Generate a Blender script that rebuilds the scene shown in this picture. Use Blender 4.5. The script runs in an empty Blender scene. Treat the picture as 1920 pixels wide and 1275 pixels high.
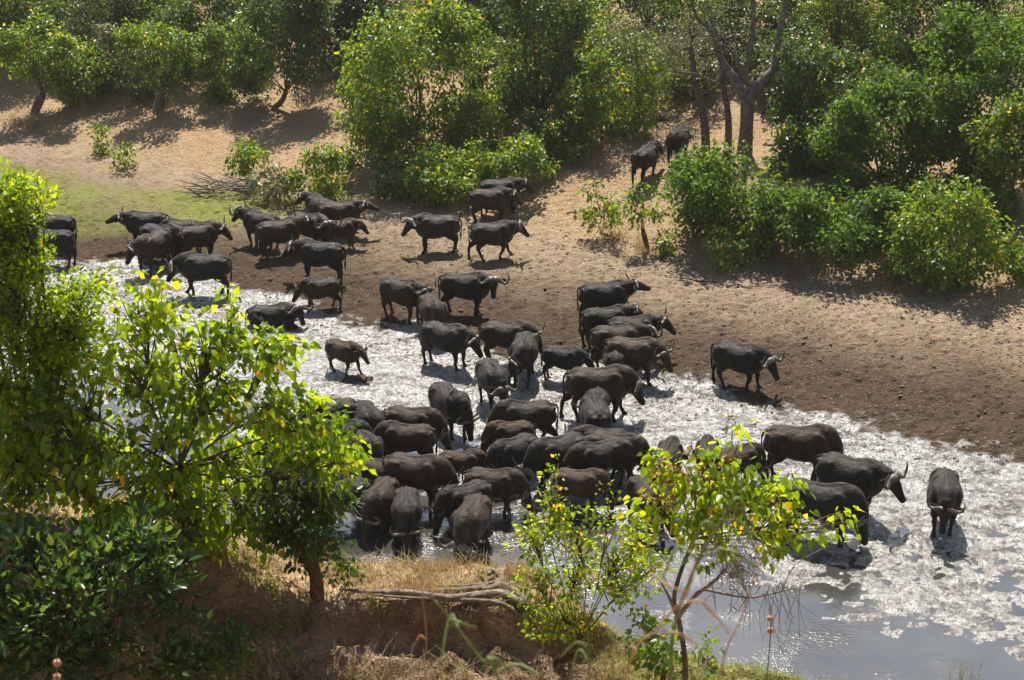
import bpy, math, random
import numpy as np
from mathutils import Vector, Matrix
D = bpy.data; S = bpy.context.scene; COL = S.collection
R = math.radians
# ------------------------------------------------------------------ camera
F = 2900.0; CX, CY = 960.0, 637.5; CAMZ = 19.1; PITCH = 22.0
cam = D.objects.new('camera', D.cameras.new('camera')); COL.objects.link(cam); S.camera = cam
cam.location = (0, 0, CAMZ); cam.rotation_euler = (R(90-PITCH), 0, 0)
cam.data.sensor_width = 36; cam.data.lens = F/1920*36
cam.data.clip_start = 0.1; cam.data.clip_end = 3000
cam.data.dof.use_dof = True; cam.data.dof.focus_distance = 44; cam.data.dof.aperture_fstop = 5.6
# ------------------------------------------------------------------ light
SUN_EL, SUN_AZ = 57.0, -3.0          # azimuth from +Y towards +X
w = D.worlds.new('World'); S.world = w; w.use_nodes = True
nt = w.node_tree; sky = nt.nodes.new('ShaderNodeTexSky'); sky.sky_type = 'NISHITA'
sky.sun_disc = False; sky.sun_elevation = R(SUN_EL); sky.sun_rotation = R(SUN_AZ)
sky.dust_density = 1.5
nt.links.new(sky.outputs[0], nt.nodes['Background'].inputs[0]); nt.nodes['Background'].inputs[1].default_value = 0.068
sd = D.lights.new('sun', 'SUN'); sd.energy = 5.0; sd.angle = R(0.53); sd.color = (1, .94, .84)
sun = D.objects.new('sun', sd); COL.objects.link(sun)
tosun = Vector((math.sin(R(SUN_AZ))*math.cos(R(SUN_EL)), math.cos(R(SUN_AZ))*math.cos(R(SUN_EL)), math.sin(R(SUN_EL))))
sun.rotation_euler = tosun.to_track_quat('Z', 'Y').to_euler()
S.view_settings.view_transform = 'Standard'; S.view_settings.look = 'None'; S.view_settings.gamma = 1
S.view_settings.use_curve_mapping = False; S.view_settings.exposure = 1.12
S.render.resolution_x = 1024; S.render.resolution_y = 680
S.cycles.max_bounces = 6; S.cycles.transparent_max_bounces = 8; S.cycles.transmission_bounces = 4
S.cycles.sample_clamp_indirect = 4; S.cycles.sample_clamp_direct = 12
rng = np.random.default_rng(7); random.seed(7)

# ------------------------------------------------------------------ helpers
def tag(o, label=None, cat=None, group=None, kind=None):
    if label: o['label'] = label
    if cat: o['category'] = cat
    if group: o['group'] = group
    if kind: o['kind'] = kind
    return o
def empty(name, loc, rz=0):
    o = D.objects.new(name, None); COL.objects.link(o); o.location = loc; o.rotation_euler = (0, 0, rz)
    o.empty_display_size = .2; return o
def link(name, me, mat, parent=None):
    o = D.objects.new(name, me); COL.objects.link(o)
    if mat is not None and not me.materials: me.materials.append(mat)
    if parent: o.parent = parent
    return o
def np_mesh(name, verts, quads, attr=None, smooth=False):
    """verts Nx3, quads Mxk (k const)"""
    me = D.meshes.new(name); verts = np.asarray(verts, np.float32); quads = np.asarray(quads, np.int32)
    k = quads.shape[1]
    me.vertices.add(len(verts)); me.vertices.foreach_set('co', verts.ravel())
    me.loops.add(quads.size); me.loops.foreach_set('vertex_index', quads.ravel())
    me.polygons.add(len(quads)); me.polygons.foreach_set('loop_start', np.arange(0, quads.size, k, dtype=np.int32))
    try: me.polygons.foreach_set('loop_total', np.full(len(quads), k, np.int32))
    except Exception: pass
    me.update(calc_edges=True)
    if smooth: me.polygons.foreach_set('use_smooth', np.ones(len(quads), bool))
    if attr:
        for nm, (dom, typ, data) in attr.items():
            a = me.attributes.new(nm, typ, dom)
            a.data.foreach_set('color' if 'COLOR' in typ else 'value', np.asarray(data, np.float32).ravel())
    return me
class MB:
    def __init__(s): s.v = []; s.f = []
    def tube(s, pts, rad, n=8, ref=(0, 1, 0), sub=3, cap=True):
        """smooth tube; rad items: r or (side, other)"""
        P = [Vector(p) for p in pts]; Q = [(r, r) if not isinstance(r, (tuple, list)) else r for r in rad]
        pp, rr = [], []
        for i in range(len(P)-1):
            a, b, c, d = P[max(i-1, 0)], P[i], P[i+1], P[min(i+2, len(P)-1)]
            for k in range(sub):
                t = k/sub
                pp.append(.5*((2*b)+(c-a)*t+(2*a-5*b+4*c-d)*t*t+(-a+3*b-3*c+d)*t**3))
                tt = t*t*(3-2*t) if sub > 1 else t
                rr.append((Q[i][0]*(1-tt)+Q[i+1][0]*tt, Q[i][1]*(1-tt)+Q[i+1][1]*tt))
        pp.append(P[-1]); rr.append(Q[-1])
        ref = Vector(ref); base = len(s.v); m = len(pp)
        for i, p in enumerate(pp):
            t = (pp[min(i+1, m-1)]-pp[max(i-1, 0)])
            t = t.normalized() if t.length > 1e-9 else Vector((0, 0, 1))
            sd_ = ref - t*ref.dot(t)
            if sd_.length < .05: sd_ = Vector((1, .3, .2)) - t*Vector((1, .3, .2)).dot(t)
            sd_.normalize(); ot = t.cross(sd_)
            for k in range(n):
                a = 2*math.pi*k/n
                s.v.append(p + sd_*(math.cos(a)*rr[i][0]) + ot*(math.sin(a)*rr[i][1]))
        for i in range(m-1):
            for k in range(n):
                a = base+i*n+k; b = base+i*n+(k+1) % n
                s.f.append((a, b, b+n, a+n))
        if cap:
            for e, idx in ((0, 0), (1, m-1)):
                c = len(s.v); s.v.append(pp[idx].copy()); o = base+idx*n
                for k in range(n):
                    s.f.append((o+k, c, o+(k+1) % n)[::(1 if e == 0 else -1)])
        return s
    def ball(s, c, r, n=10, m=7, rot=None):
        if not isinstance(r, (tuple, list)): r = (r, r, r)
        base = len(s.v); c = Vector(c)
        def add(x, y, z):
            p = Vector((x*r[0], y*r[1], z*r[2]))
            if rot is not None: p = rot @ p
            s.v.append(c+p)
        add(0, 0, 1)
        for i in range(1, m):
            t = math.pi*i/m
            for k in range(n):
                a = 2*math.pi*k/n; add(math.sin(t)*math.cos(a), math.sin(t)*math.sin(a), math.cos(t))
        add(0, 0, -1); last = len(s.v)-1
        for k in range(n): s.f.append((base, base+1+k, base+1+(k+1) % n))
        for i in range(m-2):
            for k in range(n):
                a = base+1+i*n+k; b = base+1+i*n+(k+1) % n
                s.f.append((a, a+n, b+n, b))
        o = base+1+(m-2)*n
        for k in range(n): s.f.append((o+(k+1) % n, o+k, last))
        return s
    def mesh(s, name, smooth=True):
        me = D.meshes.new(name); me.from_pydata([tuple(v) for v in s.v], [], s.f); me.update()
        if smooth: me.polygons.foreach_set('use_smooth', [True]*len(me.polygons))
        return me

# noise -------------------------------------------------------------
def _h(ix, iy, s):
    v = np.sin(ix*127.1+iy*311.7+s*74.7)*43758.5453; return v-np.floor(v)
def vn(x, y, s=0):
    ix = np.floor(x); iy = np.floor(y); fx = x-ix; fy = y-iy
    fx = fx*fx*(3-2*fx); fy = fy*fy*(3-2*fy)
    return (_h(ix, iy, s)*(1-fx)+_h(ix+1, iy, s)*fx)*(1-fy)+(_h(ix, iy+1, s)*(1-fx)+_h(ix+1, iy+1, s)*fx)*fy
def fbm(x, y, s=0, o=4):
    r = 0; a = .5; t = 0
    for i in range(o):
        r = r+a*vn(x*2**i, y*2**i, s+i*3.1); t += a; a *= .55
    return r/t-.5
def ss(a, b, x):
    t = np.clip((x-a)/(b-a), 0, 1); return t*t*(3-2*t)
# ------------------------------------------------------------------ terrain
def vcoord(x, y): return .49*x+.87*y
RX = [-12, -6.5, -4.5, -3.2, -2.5, 0.1, .55, .95, 2.95, 4.3, 5.3, 7, 12]
RZ = [10.6, 9.75, 9.6, 8.9, 8.66, 8.58, 8.5, 8.36, 8.2, 7.86, 7.5, 6.9, 6.4]
CUT0 = [(-3.3, 2.4), (-2.6, 2.2), (.1, 2.1), (.9, 2.0)]
def height(x, y):
    x = np.asarray(x, float); y = np.asarray(y, float); v = vcoord(x, y)
    vs = v+fbm(x*.09, y*.09, 5, 3)*1.6
    z = np.interp(vs, [22, 26.0, 27.6, 28.7, 29.6, 31.0, 33.6, 36, 40, 46, 51.5], [.05, -.16, -.15, -.090, -.028, .004, .030, .055, .09, .16, .32])
    wet = ss(43, 37, vs); dry = ss(38, 42, vs)
    # trampled mud
    n1 = fbm(x*.9, y*.9, 1, 3); n2 = fbm(x*3.1, y*3.1, 2, 3); n3 = vn(x*5.5, y*5.5, 3)
    pits = -np.clip(n3-.6, 0, 1)*.16
    amp = .35+.65*ss(27.5, 31, vs)
    hillf = ss(50, 55, vs)
    z = z+(n1*.085+n2*.11+pits*(.8+1.1*dry))*amp*(1-hillf*.6)
    # hill
    d = np.clip(vs-51.5, 0, None)
    hill = .23*d-.9*(1-np.exp(-d/4.))*.2+(fbm(x*.12, y*.12, 11, 3)*1.6+fbm(x*.5, y*.5, 12, 3)*.35)*ss(0, 8, d)
    hill = np.where(d > 60, hill+(d-60)*-.1, hill)
    z = z+hill
    # near bank
    zr = np.interp(x, RX, RZ)+fbm(x*.8, 3.3+y*.4, 21, 3)*.25
    nx = fbm(x*1.7, y*.3, 22, 3)*.35
    wd = np.interp(x, [c[0] for c in CUT0], [c[1] for c in CUT0])
    floor = np.maximum(17.4-.735*y+fbm(x*.5, y*.5, 23, 3)*.4, 7.2-.1*ss(3, 8, x))
    t = np.clip((y-(17.0-wd+nx))/(wd), 0, 1)
    rough = fbm(x*2.6, y*4, 24, 5)*.62*np.where((t > 0.02) & (t < .98), 1, .25)
    near = floor+(zr-floor)*np.where(t > .90, .70+(t-.90)/.10*.30, t/.90*.70)+rough*.8*ss(13.5, 15.5, y)
    near = np.where(y > 17.0, near+fbm(x*2, y*2, 25, 3)*.12, near)
    drop = 1-np.clip((y-np.interp(x, [.3, 1.1, 3], [18.0, 17.0, 16.75])-fbm(x*.5, 1., 26, 2)*.5)/5.6, 0, 1)
    near = near*drop-(1-drop)*.3
    near = np.where(y < -2, 17.4+.735*2*0+(-2-y)*-.02+1.47, near)
    near = np.where((y < 0) & (y >= -2), 17.4-.735*y, near)
    return np.where(y < 25.0, np.maximum(near, z-.0), z)
fwd = Vector((0, math.cos(R(PITCH)), -math.sin(R(PITCH)))); upv = Vector((0, math.sin(R(PITCH)), math.cos(R(PITCH))))
def ray(px, py): return (fwd*F+Vector((1, 0, 0))*(px-CX)-upv*(py-CY)).normalized()
def at_y(px, py, yw):
    d = ray(px, py); t = yw/d.y; return Vector((d.x*t, yw, CAMZ+d.z*t))
def ground(px, py, ymin=24.5):
    d = ray(px, py); ys = np.arange(ymin, 220, .05); t = ys/d.y
    zz = CAMZ+d.z*t; hh = height(d.x*t, ys); k = np.argmax(zz <= hh)
    if zz[k] > hh[k]: k = len(ys)-1
    return Vector((float(d.x*t[k]), float(ys[k]), float(hh[k])))
def pxscale(p):   # px per metre at world point
    q = Vector(p)-Vector((0, 0, CAMZ)); return F/q.dot(fwd)
def H(x, y): return float(height(x, y))

# ------------------------------------------------------------------ materials
def mat(name):
    m = D.materials.new(name); m.use_nodes = True; nt = m.node_tree
    return m, nt, nt.nodes['Principled BSDF'], nt.nodes['Material Output']
def N(nt, typ, **kw):
    n = nt.nodes.new(typ)
    for k, v in kw.items():
        if k in n.inputs: n.inputs[k].default_value = v
        else: setattr(n, k, v)
    return n
def noise(nt, scale, detail=3, rough=.6, vec=None, dist=0):
    n = N(nt, 'ShaderNodeTexNoise', Scale=scale, Detail=detail, Roughness=rough, Distortion=dist)
    if vec is not None: nt.links.new(vec, n.inputs['Vector'])
    return n.outputs['Fac']
def ramp(nt, fac, stops):
    r = nt.nodes.new('ShaderNodeValToRGB'); e = r.color_ramp.elements
    while len(e) < len(stops): e.new(.5)
    for i, (p, c) in enumerate(stops):
        e[i].position = p; e[i].color = (*c, 1) if len(c) == 3 else c
    nt.links.new(fac, r.inputs[0]); return r.outputs[0]
def mixc(nt, fac, a, b, typ='MIX'):
    m = nt.nodes.new('ShaderNodeMix'); m.data_type = 'RGBA'; m.blend_type = typ
    for s, v in ((m.inputs[0], fac), (m.inputs[6], a), (m.inputs[7], b)):
        if isinstance(v, (int, float)): s.default_value = v
        elif isinstance(v, tuple): s.default_value = (*v, 1)
        else: nt.links.new(v, s)
    return m.outputs[2]
def mathn(nt, op, a, b=0, c=None, clamp=False):
    m = nt.nodes.new('ShaderNodeMath'); m.operation = op; m.use_clamp = clamp
    for i, v in enumerate((a, b) if c is None else (a, b, c)):
        if isinstance(v, (int, float)): m.inputs[i].default_value = v
        else: nt.links.new(v, m.inputs[i])
    return m.outputs[0]
def bump(nt, hgt, strength, dist, prev=None):
    b = N(nt, 'ShaderNodeBump', Strength=strength, Distance=dist); nt.links.new(hgt, b.inputs['Height'])
    if prev is not None: nt.links.new(prev, b.inputs['Normal'])
    return b.outputs[0]
def geo(nt): return nt.nodes.new('ShaderNodeNewGeometry').outputs['Position']

def ground_mat():
    m, nt, b, out = mat('ground_surface'); p = geo(nt); L = nt.links
    at = nt.nodes.new('ShaderNodeAttribute'); at.attribute_name = 'zone'
    sp = nt.nodes.new('ShaderNodeSeparateColor'); L.new(at.outputs['Color'], sp.inputs[0])
    wet, green, straw = sp.outputs; earth = at.outputs['Alpha']
    nb = noise(nt, .35, 4, .6, p); nm = noise(nt, 2.2, 5, .65, p); nf = noise(nt, 14, 4, .7, p); nff = noise(nt, 45, 3, .7, p)
    mpn = N(nt, 'ShaderNodeMapping'); L.new(p, mpn.inputs[0]); mpn.inputs['Scale'].default_value = (.8, 1.9, 1); mpn.inputs['Rotation'].default_value = (0, 0, .25); mps = mpn.outputs[0]
    dry = ramp(nt, nm, [(.3, (.125, .090, .062)), (.55, (.19, .138, .097)), (.75, (.27, .20, .142))])
    dry = mixc(nt, ramp(nt, nf, [(.35, (0, 0, 0)), (.7, (1, 1, 1))]), mixc(nt, .4, dry, (.08, .055, .036)), dry)
    at2 = nt.nodes.new('ShaderNodeAttribute'); at2.attribute_name = 'sand'
    dry = mixc(nt, mathn(nt, 'MULTIPLY', mathn(nt, 'SUBTRACT', 1.0, mathn(nt, 'MULTIPLY', at2.outputs['Fac'], 2.2), clamp=True), .5, clamp=True), dry, (.055, .04, .028))
    spots = ramp(nt, noise(nt, 8, 4, .6, mps), [(.40, (1,)*3), (.47, (0,)*3)])
    dry = mixc(nt, mathn(nt, 'MULTIPLY', spots, .75), dry, (.045, .032, .022))
    sandc = ramp(nt, nm, [(.3, (.33, .245, .165)), (.7, (.53, .405, .275))])
    dry = mixc(nt, at2.outputs['Fac'], dry, mixc(nt, mathn(nt, 'MULTIPLY', spots, .45), sandc, (.13, .09, .06)))
    strawc = ramp(nt, nf, [(.28, (.22, .14, .08)), (.5, (.46, .32, .19)), (.72, (.66, .49, .31))])
    strawc = mixc(nt, mathn(nt, 'MULTIPLY', ramp(nt, nb, [(.4, (0, 0, 0)), (.65, (1, 1, 1))]), .45), strawc, (.36, .24, .15))
    greenc = ramp(nt, nf, [(.3, (.10, .14, .02)), (.6, (.22, .28, .05)), (.8, (.36, .36, .12))])
    earthc = ramp(nt, nm, [(.3, (.17, .11, .07)), (.55, (.32, .22, .145)), (.75, (.46, .34, .23))])
    wetc = ramp(nt, nm, [(.3, (.040, .030, .020)), (.7, (.105, .08, .055))])
    g = mixc(nt, mathn(nt, 'MULTIPLY', mathn(nt, 'SUBTRACT', nf, .38), 5, clamp=True), (.32, .25, .14), greenc)
    c = mixc(nt, straw, dry, strawc); c = mixc(nt, green, c, g); c = mixc(nt, earth, c, earthc)
    nw = mathn(nt, 'ADD', wet, mathn(nt, 'MULTIPLY', mathn(nt, 'SUBTRACT', nm, .5), .9))
    wf = ramp(nt, nw, [(.42, (0, 0, 0)), (.6, (1, 1, 1))])
    c = mixc(nt, wf, c, wetc); L.new(c, b.inputs['Base Color'])
    # gloss: wet mud film with drier crumbs
    crumb = ramp(nt, noise(nt, 9, 4, .65, p), [(.42, (0, 0, 0)), (.56, (1, 1, 1))])
    rw = ramp(nt, crumb, [(0, (.50,)*3), (1, (.27,)*3)])
    L.new(mixc(nt, wf, (.95, .95, .95), rw), b.inputs['Roughness'])
    b.inputs['IOR'].default_value = 2.55
    L.new(mathn(nt, 'MULTIPLY', wf, ramp(nt, mathn(nt, 'ADD', mathn(nt, 'MULTIPLY', noise(nt, 7, 5, .7, p), .55), mathn(nt, 'MULTIPLY', noise(nt, 1.1, 5, .62, mps), .5)), [(.42, (.12,)*3), (.56, (1,)*3)])), b.inputs['Specular IOR Level'])
    b1 = bump(nt, noise(nt, 4.5, 4, .65, p), 1, .5)
    b2 = bump(nt, nf, 1, .07, b1); b3 = bump(nt, nff, .5, .02, b2)
    L.new(b3, b.inputs['Normal']); return m
def water_mat():
    m, nt, b, out = mat('river_water'); p = geo(nt); L = nt.links
    c = ramp(nt, noise(nt, .5, 4, .6, p), [(.35, (.03, .03, .026)), (.65, (.06, .06, .054))])
    L.new(c, b.inputs['Base Color']); b.inputs['Roughness'].default_value = .06; b.inputs['IOR'].default_value = 2.0
    b.inputs['Specular IOR Level'].default_value = .8
    mp = N(nt, 'ShaderNodeMapping'); L.new(p, mp.inputs[0]); mp.inputs['Scale'].default_value = (1, 2.2, 1)
    big = noise(nt, .6, 3, .5, p)
    amt = ramp(nt, big, [(.45, (.1,)*3), (.62, (1,)*3)])
    wv = mathn(nt, 'MULTIPLY', noise(nt, 7, 3, .6, mp.outputs[0]), amt)
    L.new(bump(nt, wv, .6, .045), b.inputs['Normal']); return m
def leaf_mat(name, stops, trans, rough=.42, spec=.5, tmul=(2.2, 1.9, .8)):
    m, nt, b, out = mat(name); L = nt.links
    at = nt.nodes.new('ShaderNodeAttribute'); at.attribute_name = 'var'
    c = ramp(nt, at.outputs['Fac'], stops)
    L.new(c, b.inputs['Base Color']); b.inputs['Roughness'].default_value = rough; b.inputs['Specular IOR Level'].default_value = spec
    t = nt.nodes.new('ShaderNodeBsdfTranslucent'); L.new(mixc(nt, 1.0, c, tmul, 'MULTIPLY'), t.inputs[0])
    mx = nt.nodes.new('ShaderNodeMixShader'); mx.inputs[0].default_value = trans
    L.new(b.outputs[0], mx.inputs[1]); L.new(t.outputs[0], mx.inputs[2]); L.new(mx.outputs[0], out.inputs[0]); return m
def simple_mat(name, c1, c2, scale, rough=.8, bs=.5, bd=.02, spec=.3, detail=4, obj=True):
    m, nt, b, out = mat(name); L = nt.links
    tc = nt.nodes.new('ShaderNodeTexCoord').outputs['Object'] if obj else geo(nt)
    n = noise(nt, scale, detail, .65, tc)
    L.new(ramp(nt, n, [(.32, c1), (.68, c2)]), b.inputs['Base Color'])
    b.inputs['Roughness'].default_value = rough; b.inputs['Specular IOR Level'].default_value = spec
    L.new(bump(nt, n, bs, bd), b.inputs['Normal']); return m
def hide_mat(name, dark, mid, dusty, amt):
    m, nt, b, out = mat(name); L = nt.links
    tc = nt.nodes.new('ShaderNodeTexCoord').outputs['Object']
    oi = nt.nodes.new('ShaderNodeObjectInfo').outputs['Random']
    vo = nt.nodes.new('ShaderNodeVectorMath'); vo.operation = 'ADD'; L.new(tc, vo.inputs[0])
    cb = nt.nodes.new('ShaderNodeCombineXYZ'); L.new(mathn(nt, 'MULTIPLY', oi, 37), cb.inputs[0]); L.new(cb.outputs[0], vo.inputs[1])
    p = vo.outputs[0]
    n1 = noise(nt, 2.2, 5, .62, p); n2 = noise(nt, 24, 4, .7, p); n3 = noise(nt, 6, 4, .6, p)
    c = ramp(nt, n1, [(.3, dark), (.7, mid)])
    c = mixc(nt, mathn(nt, 'MULTIPLY', ramp(nt, n3, [(.42, (0,)*3), (.75, (1,)*3)]), amt), c, dusty)
    L.new(c, b.inputs['Base Color'])
    L.new(ramp(nt, n3, [(.3, (.5,)*3), (.7, (.72,)*3)]), b.inputs['Roughness'])
    b.inputs['Specular IOR Level'].default_value = .2
    b.inputs['Sheen Weight'].default_value = .05; b.inputs['Sheen Roughness'].default_value = .5; b.inputs['Sheen Tint'].default_value = (.8, .7, .6, 1)
    L.new(bump(nt, n2, .6, .018, bump(nt, n3, .6, .07)), b.inputs['Normal']); return m

MG = ground_mat(); MW = water_mat()
HIDE = {'grey': hide_mat('grey_hide', (.006, .0048, .0038), (.0135, .0105, .0083), (.080, .060, .043), .40),
        'dark': hide_mat('black_hide', (.006, .005, .0042), (.012, .0098, .008), (.05, .039, .030), .32),
        'brown': hide_mat('brown_hide', (.009, .006, .004), (.022, .0135, .008), (.10, .058, .031), .5),
        'red': hide_mat('reddish_hide', (.014, .008, .005), (.038, .019, .010), (.13, .065, .032), .55)}
M_horn = simple_mat('horn', (.035, .030, .025), (.16, .135, .105), 9, .5, .6, .01, .5)
M_eye = simple_mat('eye', (.005,)*3, (.01,)*3, 3, .1, 0, .01, .6)
M_bark = simple_mat('bark', (.05, .035, .025), (.16, .125, .09), 7, .9, .8, .03, .2)
M_barkgrey = simple_mat('grey_bark', (.06, .05, .04), (.20, .17, .135), 5, .85, .8, .03, .25)
M_barkred = simple_mat('red_brown_bark', (.05, .028, .018), (.17, .095, .06), 9, .9, .8, .03, .2)
M_twig = simple_mat('dry_twig', (.08, .06, .05), (.25, .21, .17), 12, .85, .4, .01, .2)
M_root = simple_mat('weathered_root', (.06, .045, .033), (.25, .20, .155), 9, .85, 1, .05, .2)
G_bright = [(0, (.045, .10, .010)), (.4, (.085, .165, .014)), (.82, (.16, .22, .018)), (.93, (.28, .27, .02)), (1, (.50, .30, .03))]
G_near = [(0, (.065, .125, .008)), (.4, (.135, .23, .010)), (.82, (.23, .32, .012)), (.95, (.38, .34, .02)), (1, (.6, .36, .03))]
G_mid = [(0, (.022, .055, .010)), (.5, (.05, .105, .014)), (.88, (.10, .155, .02)), (1, (.30, .22, .03))]
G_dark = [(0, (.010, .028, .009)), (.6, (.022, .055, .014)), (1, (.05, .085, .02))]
G_gloss = [(0, (.026, .068, .010)), (.6, (.065, .138, .014)), (1, (.16, .21, .02))]
G_sage = [(0, (.05, .065, .03)), (.5, (.10, .125, .06)), (1, (.19, .19, .09))]
G_dry = [(0, (.12, .07, .035)), (.6, (.24, .16, .08)), (1, (.40, .28, .15))]
LM = {'bright': leaf_mat('bright_leaves', G_bright, .50), 'near': leaf_mat('backlit_leaves', G_near, .6, .42, .5, (2.4, 2.0, .6)),
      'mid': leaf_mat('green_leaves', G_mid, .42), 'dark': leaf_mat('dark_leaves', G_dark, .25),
      'gloss': leaf_mat('glossy_leaves', G_gloss, .48, .55, .3), 'sage': leaf_mat('sage_leaves', G_sage, .3),
      'bushdark': leaf_mat('dark_glossy_leaves', [(0, (.022, .055, .012)), (.6, (.05, .11, .02)), (1, (.13, .19, .04))], .4, .38, .6), 'dry': leaf_mat('dry_leaves', G_dry, .3, .7)}
LM['grass'] = leaf_mat('straw_blades', [(0, (.22, .14, .07)), (.6, (.45, .33, .18)), (.85, (.34, .33, .12)), (1, (.18, .24, .05))], .35, .6, .3, (1.3, 1.2, .9))
LM['ggrass'] = leaf_mat('green_blades', [(0, (.13, .18, .03)), (.6, (.24, .30, .06)), (1, (.46, .40, .17))], .4, .6, .3, (1.4, 1.4, .8))

# ------------------------------------------------------------------ ground sheet
ys = np.concatenate([np.arange(-14, 13.5, .5), np.arange(13.5, 19.5, .055), np.arange(19.5, 27, .3), np.arange(27, 47, .085),
                     np.arange(47, 63, .12), np.arange(63, 96, .28), 96+np.cumsum(.5*1.09**np.arange(52))])
us = np.linspace(-1, 1, 560)
Yg, Ug = np.meshgrid(ys, us, indexing='ij'); Xg = Ug*(8+.5*np.abs(Yg))
Zg = height(Xg, Yg); Vg = vcoord(Xg, Yg)
vs = Vg+fbm(Xg*.09, Yg*.09, 5, 3)*2.5
nn = fbm(Xg*.35, Yg*.35, 31, 4)*3.0
isnear = ss(26.5, 24.5, Yg)
wet = ss(42.6, 38.0, Vg+nn)*(1-isnear)
gl = np.interp(Xg, [-17, -11, -7.5, -4], [41.8, 45.5, 49.4, 53])
gu = np.interp(Xg, [-17, -9], [47.8, 51])
green = ss(-4.5, -7, Xg+nn*.8)*ss(-.4, 1.0, Vg-gl+nn*.5)*ss(.6, -.8, Vg-gu+nn*.6)*(.55+.45*ss(-.1, .15, fbm(Xg*.5, Yg*.5, 77, 3)))*ss(-40, -30, Xg)*(1-isnear)
green = np.maximum(green, ss(1.2, 2.6, Xg)*isnear*.75*ss(14, 15.5, Yg))
straw = np.clip(ss(49.5, 53.5, Vg+nn*.8)+isnear, 0, 1)
earth = isnear*ss(-4.3, -3.3, Xg)*ss(1.9, .8, Xg)*ss(17.2, 16.85, Yg+fbm(Xg*2, Yg, 3, 2)*.5)
earth = np.maximum(earth, isnear*ss(14, 12, Yg)*.4)
sand = ss(42.5, 51, Vg+nn)*.85
zone = np.stack([wet, green, straw, earth], -1)
nr, nc = Yg.shape; idx = np.arange(nr*nc).reshape(nr, nc)
q = np.stack([idx[:-1, :-1], idx[:-1, 1:], idx[1:, 1:], idx[1:, :-1]], -1).reshape(-1, 4)
me = np_mesh('ground', np.stack([Xg, Yg, Zg], -1).reshape(-1, 3), q, {'zone': ('POINT', 'FLOAT_COLOR', zone.reshape(-1, 4)), 'sand': ('POINT', 'FLOAT', sand.ravel())}, True)
tag(link('ground', me, MG), kind='structure')
wx = np.array([[-60, 20, 0], [45, 20, 0], [45, 70, 0], [-60, 70, 0]], float)
tag(link('water', np_mesh('water', wx, [[0, 1, 2, 3]]), MW), kind='structure')

# ------------------------------------------------------------------ leaves
LT = np.array([[0, 0, 0], [.28, .5, .06], [.68, .36, .03], [1, 0, -.06], [.68, -.36, .03], [.28, -.5, .06]])
LTH = np.array([[0, 0, 0], [.12, .52, .06], [.5, .42, .03], [1, 0, -.10], [.5, -.42, .03], [.12, -.52, .06]])
def leaves(name, c, d, ln, wd, var, r, T=LT, flat=.6):
    n = len(c); d = d/np.linalg.norm(d, axis=1, keepdims=True)
    up = np.tile([0, 0, 1.], (n, 1))*flat+r.normal(size=(n, 3))*.55
    s = np.cross(d, up); s /= np.linalg.norm(s, axis=1, keepdims=True)+1e-9
    nz = np.cross(s, d)
    v = c[:, None, :]+d[:, None, :]*(T[None, :, 0:1]*ln[:, None, None])+s[:, None, :]*(T[None, :, 1:2]*wd[:, None, None])+nz[:, None, :]*(T[None, :, 2:3]*ln[:, None, None])
    b = np.arange(n)[:, None]*6
    q = np.concatenate([b+np.array([0, 1, 2, 3]), b+np.array([0, 3, 4, 5])], 1).reshape(-1, 4)
    return np_mesh(name, v.reshape(-1, 3), q, {'var': ('FACE', 'FLOAT', np.repeat(var, 2))})
def rand_unit(r, n):
    d = r.normal(size=(n, 3)); return d/np.linalg.norm(d, axis=1, keepdims=True)
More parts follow.
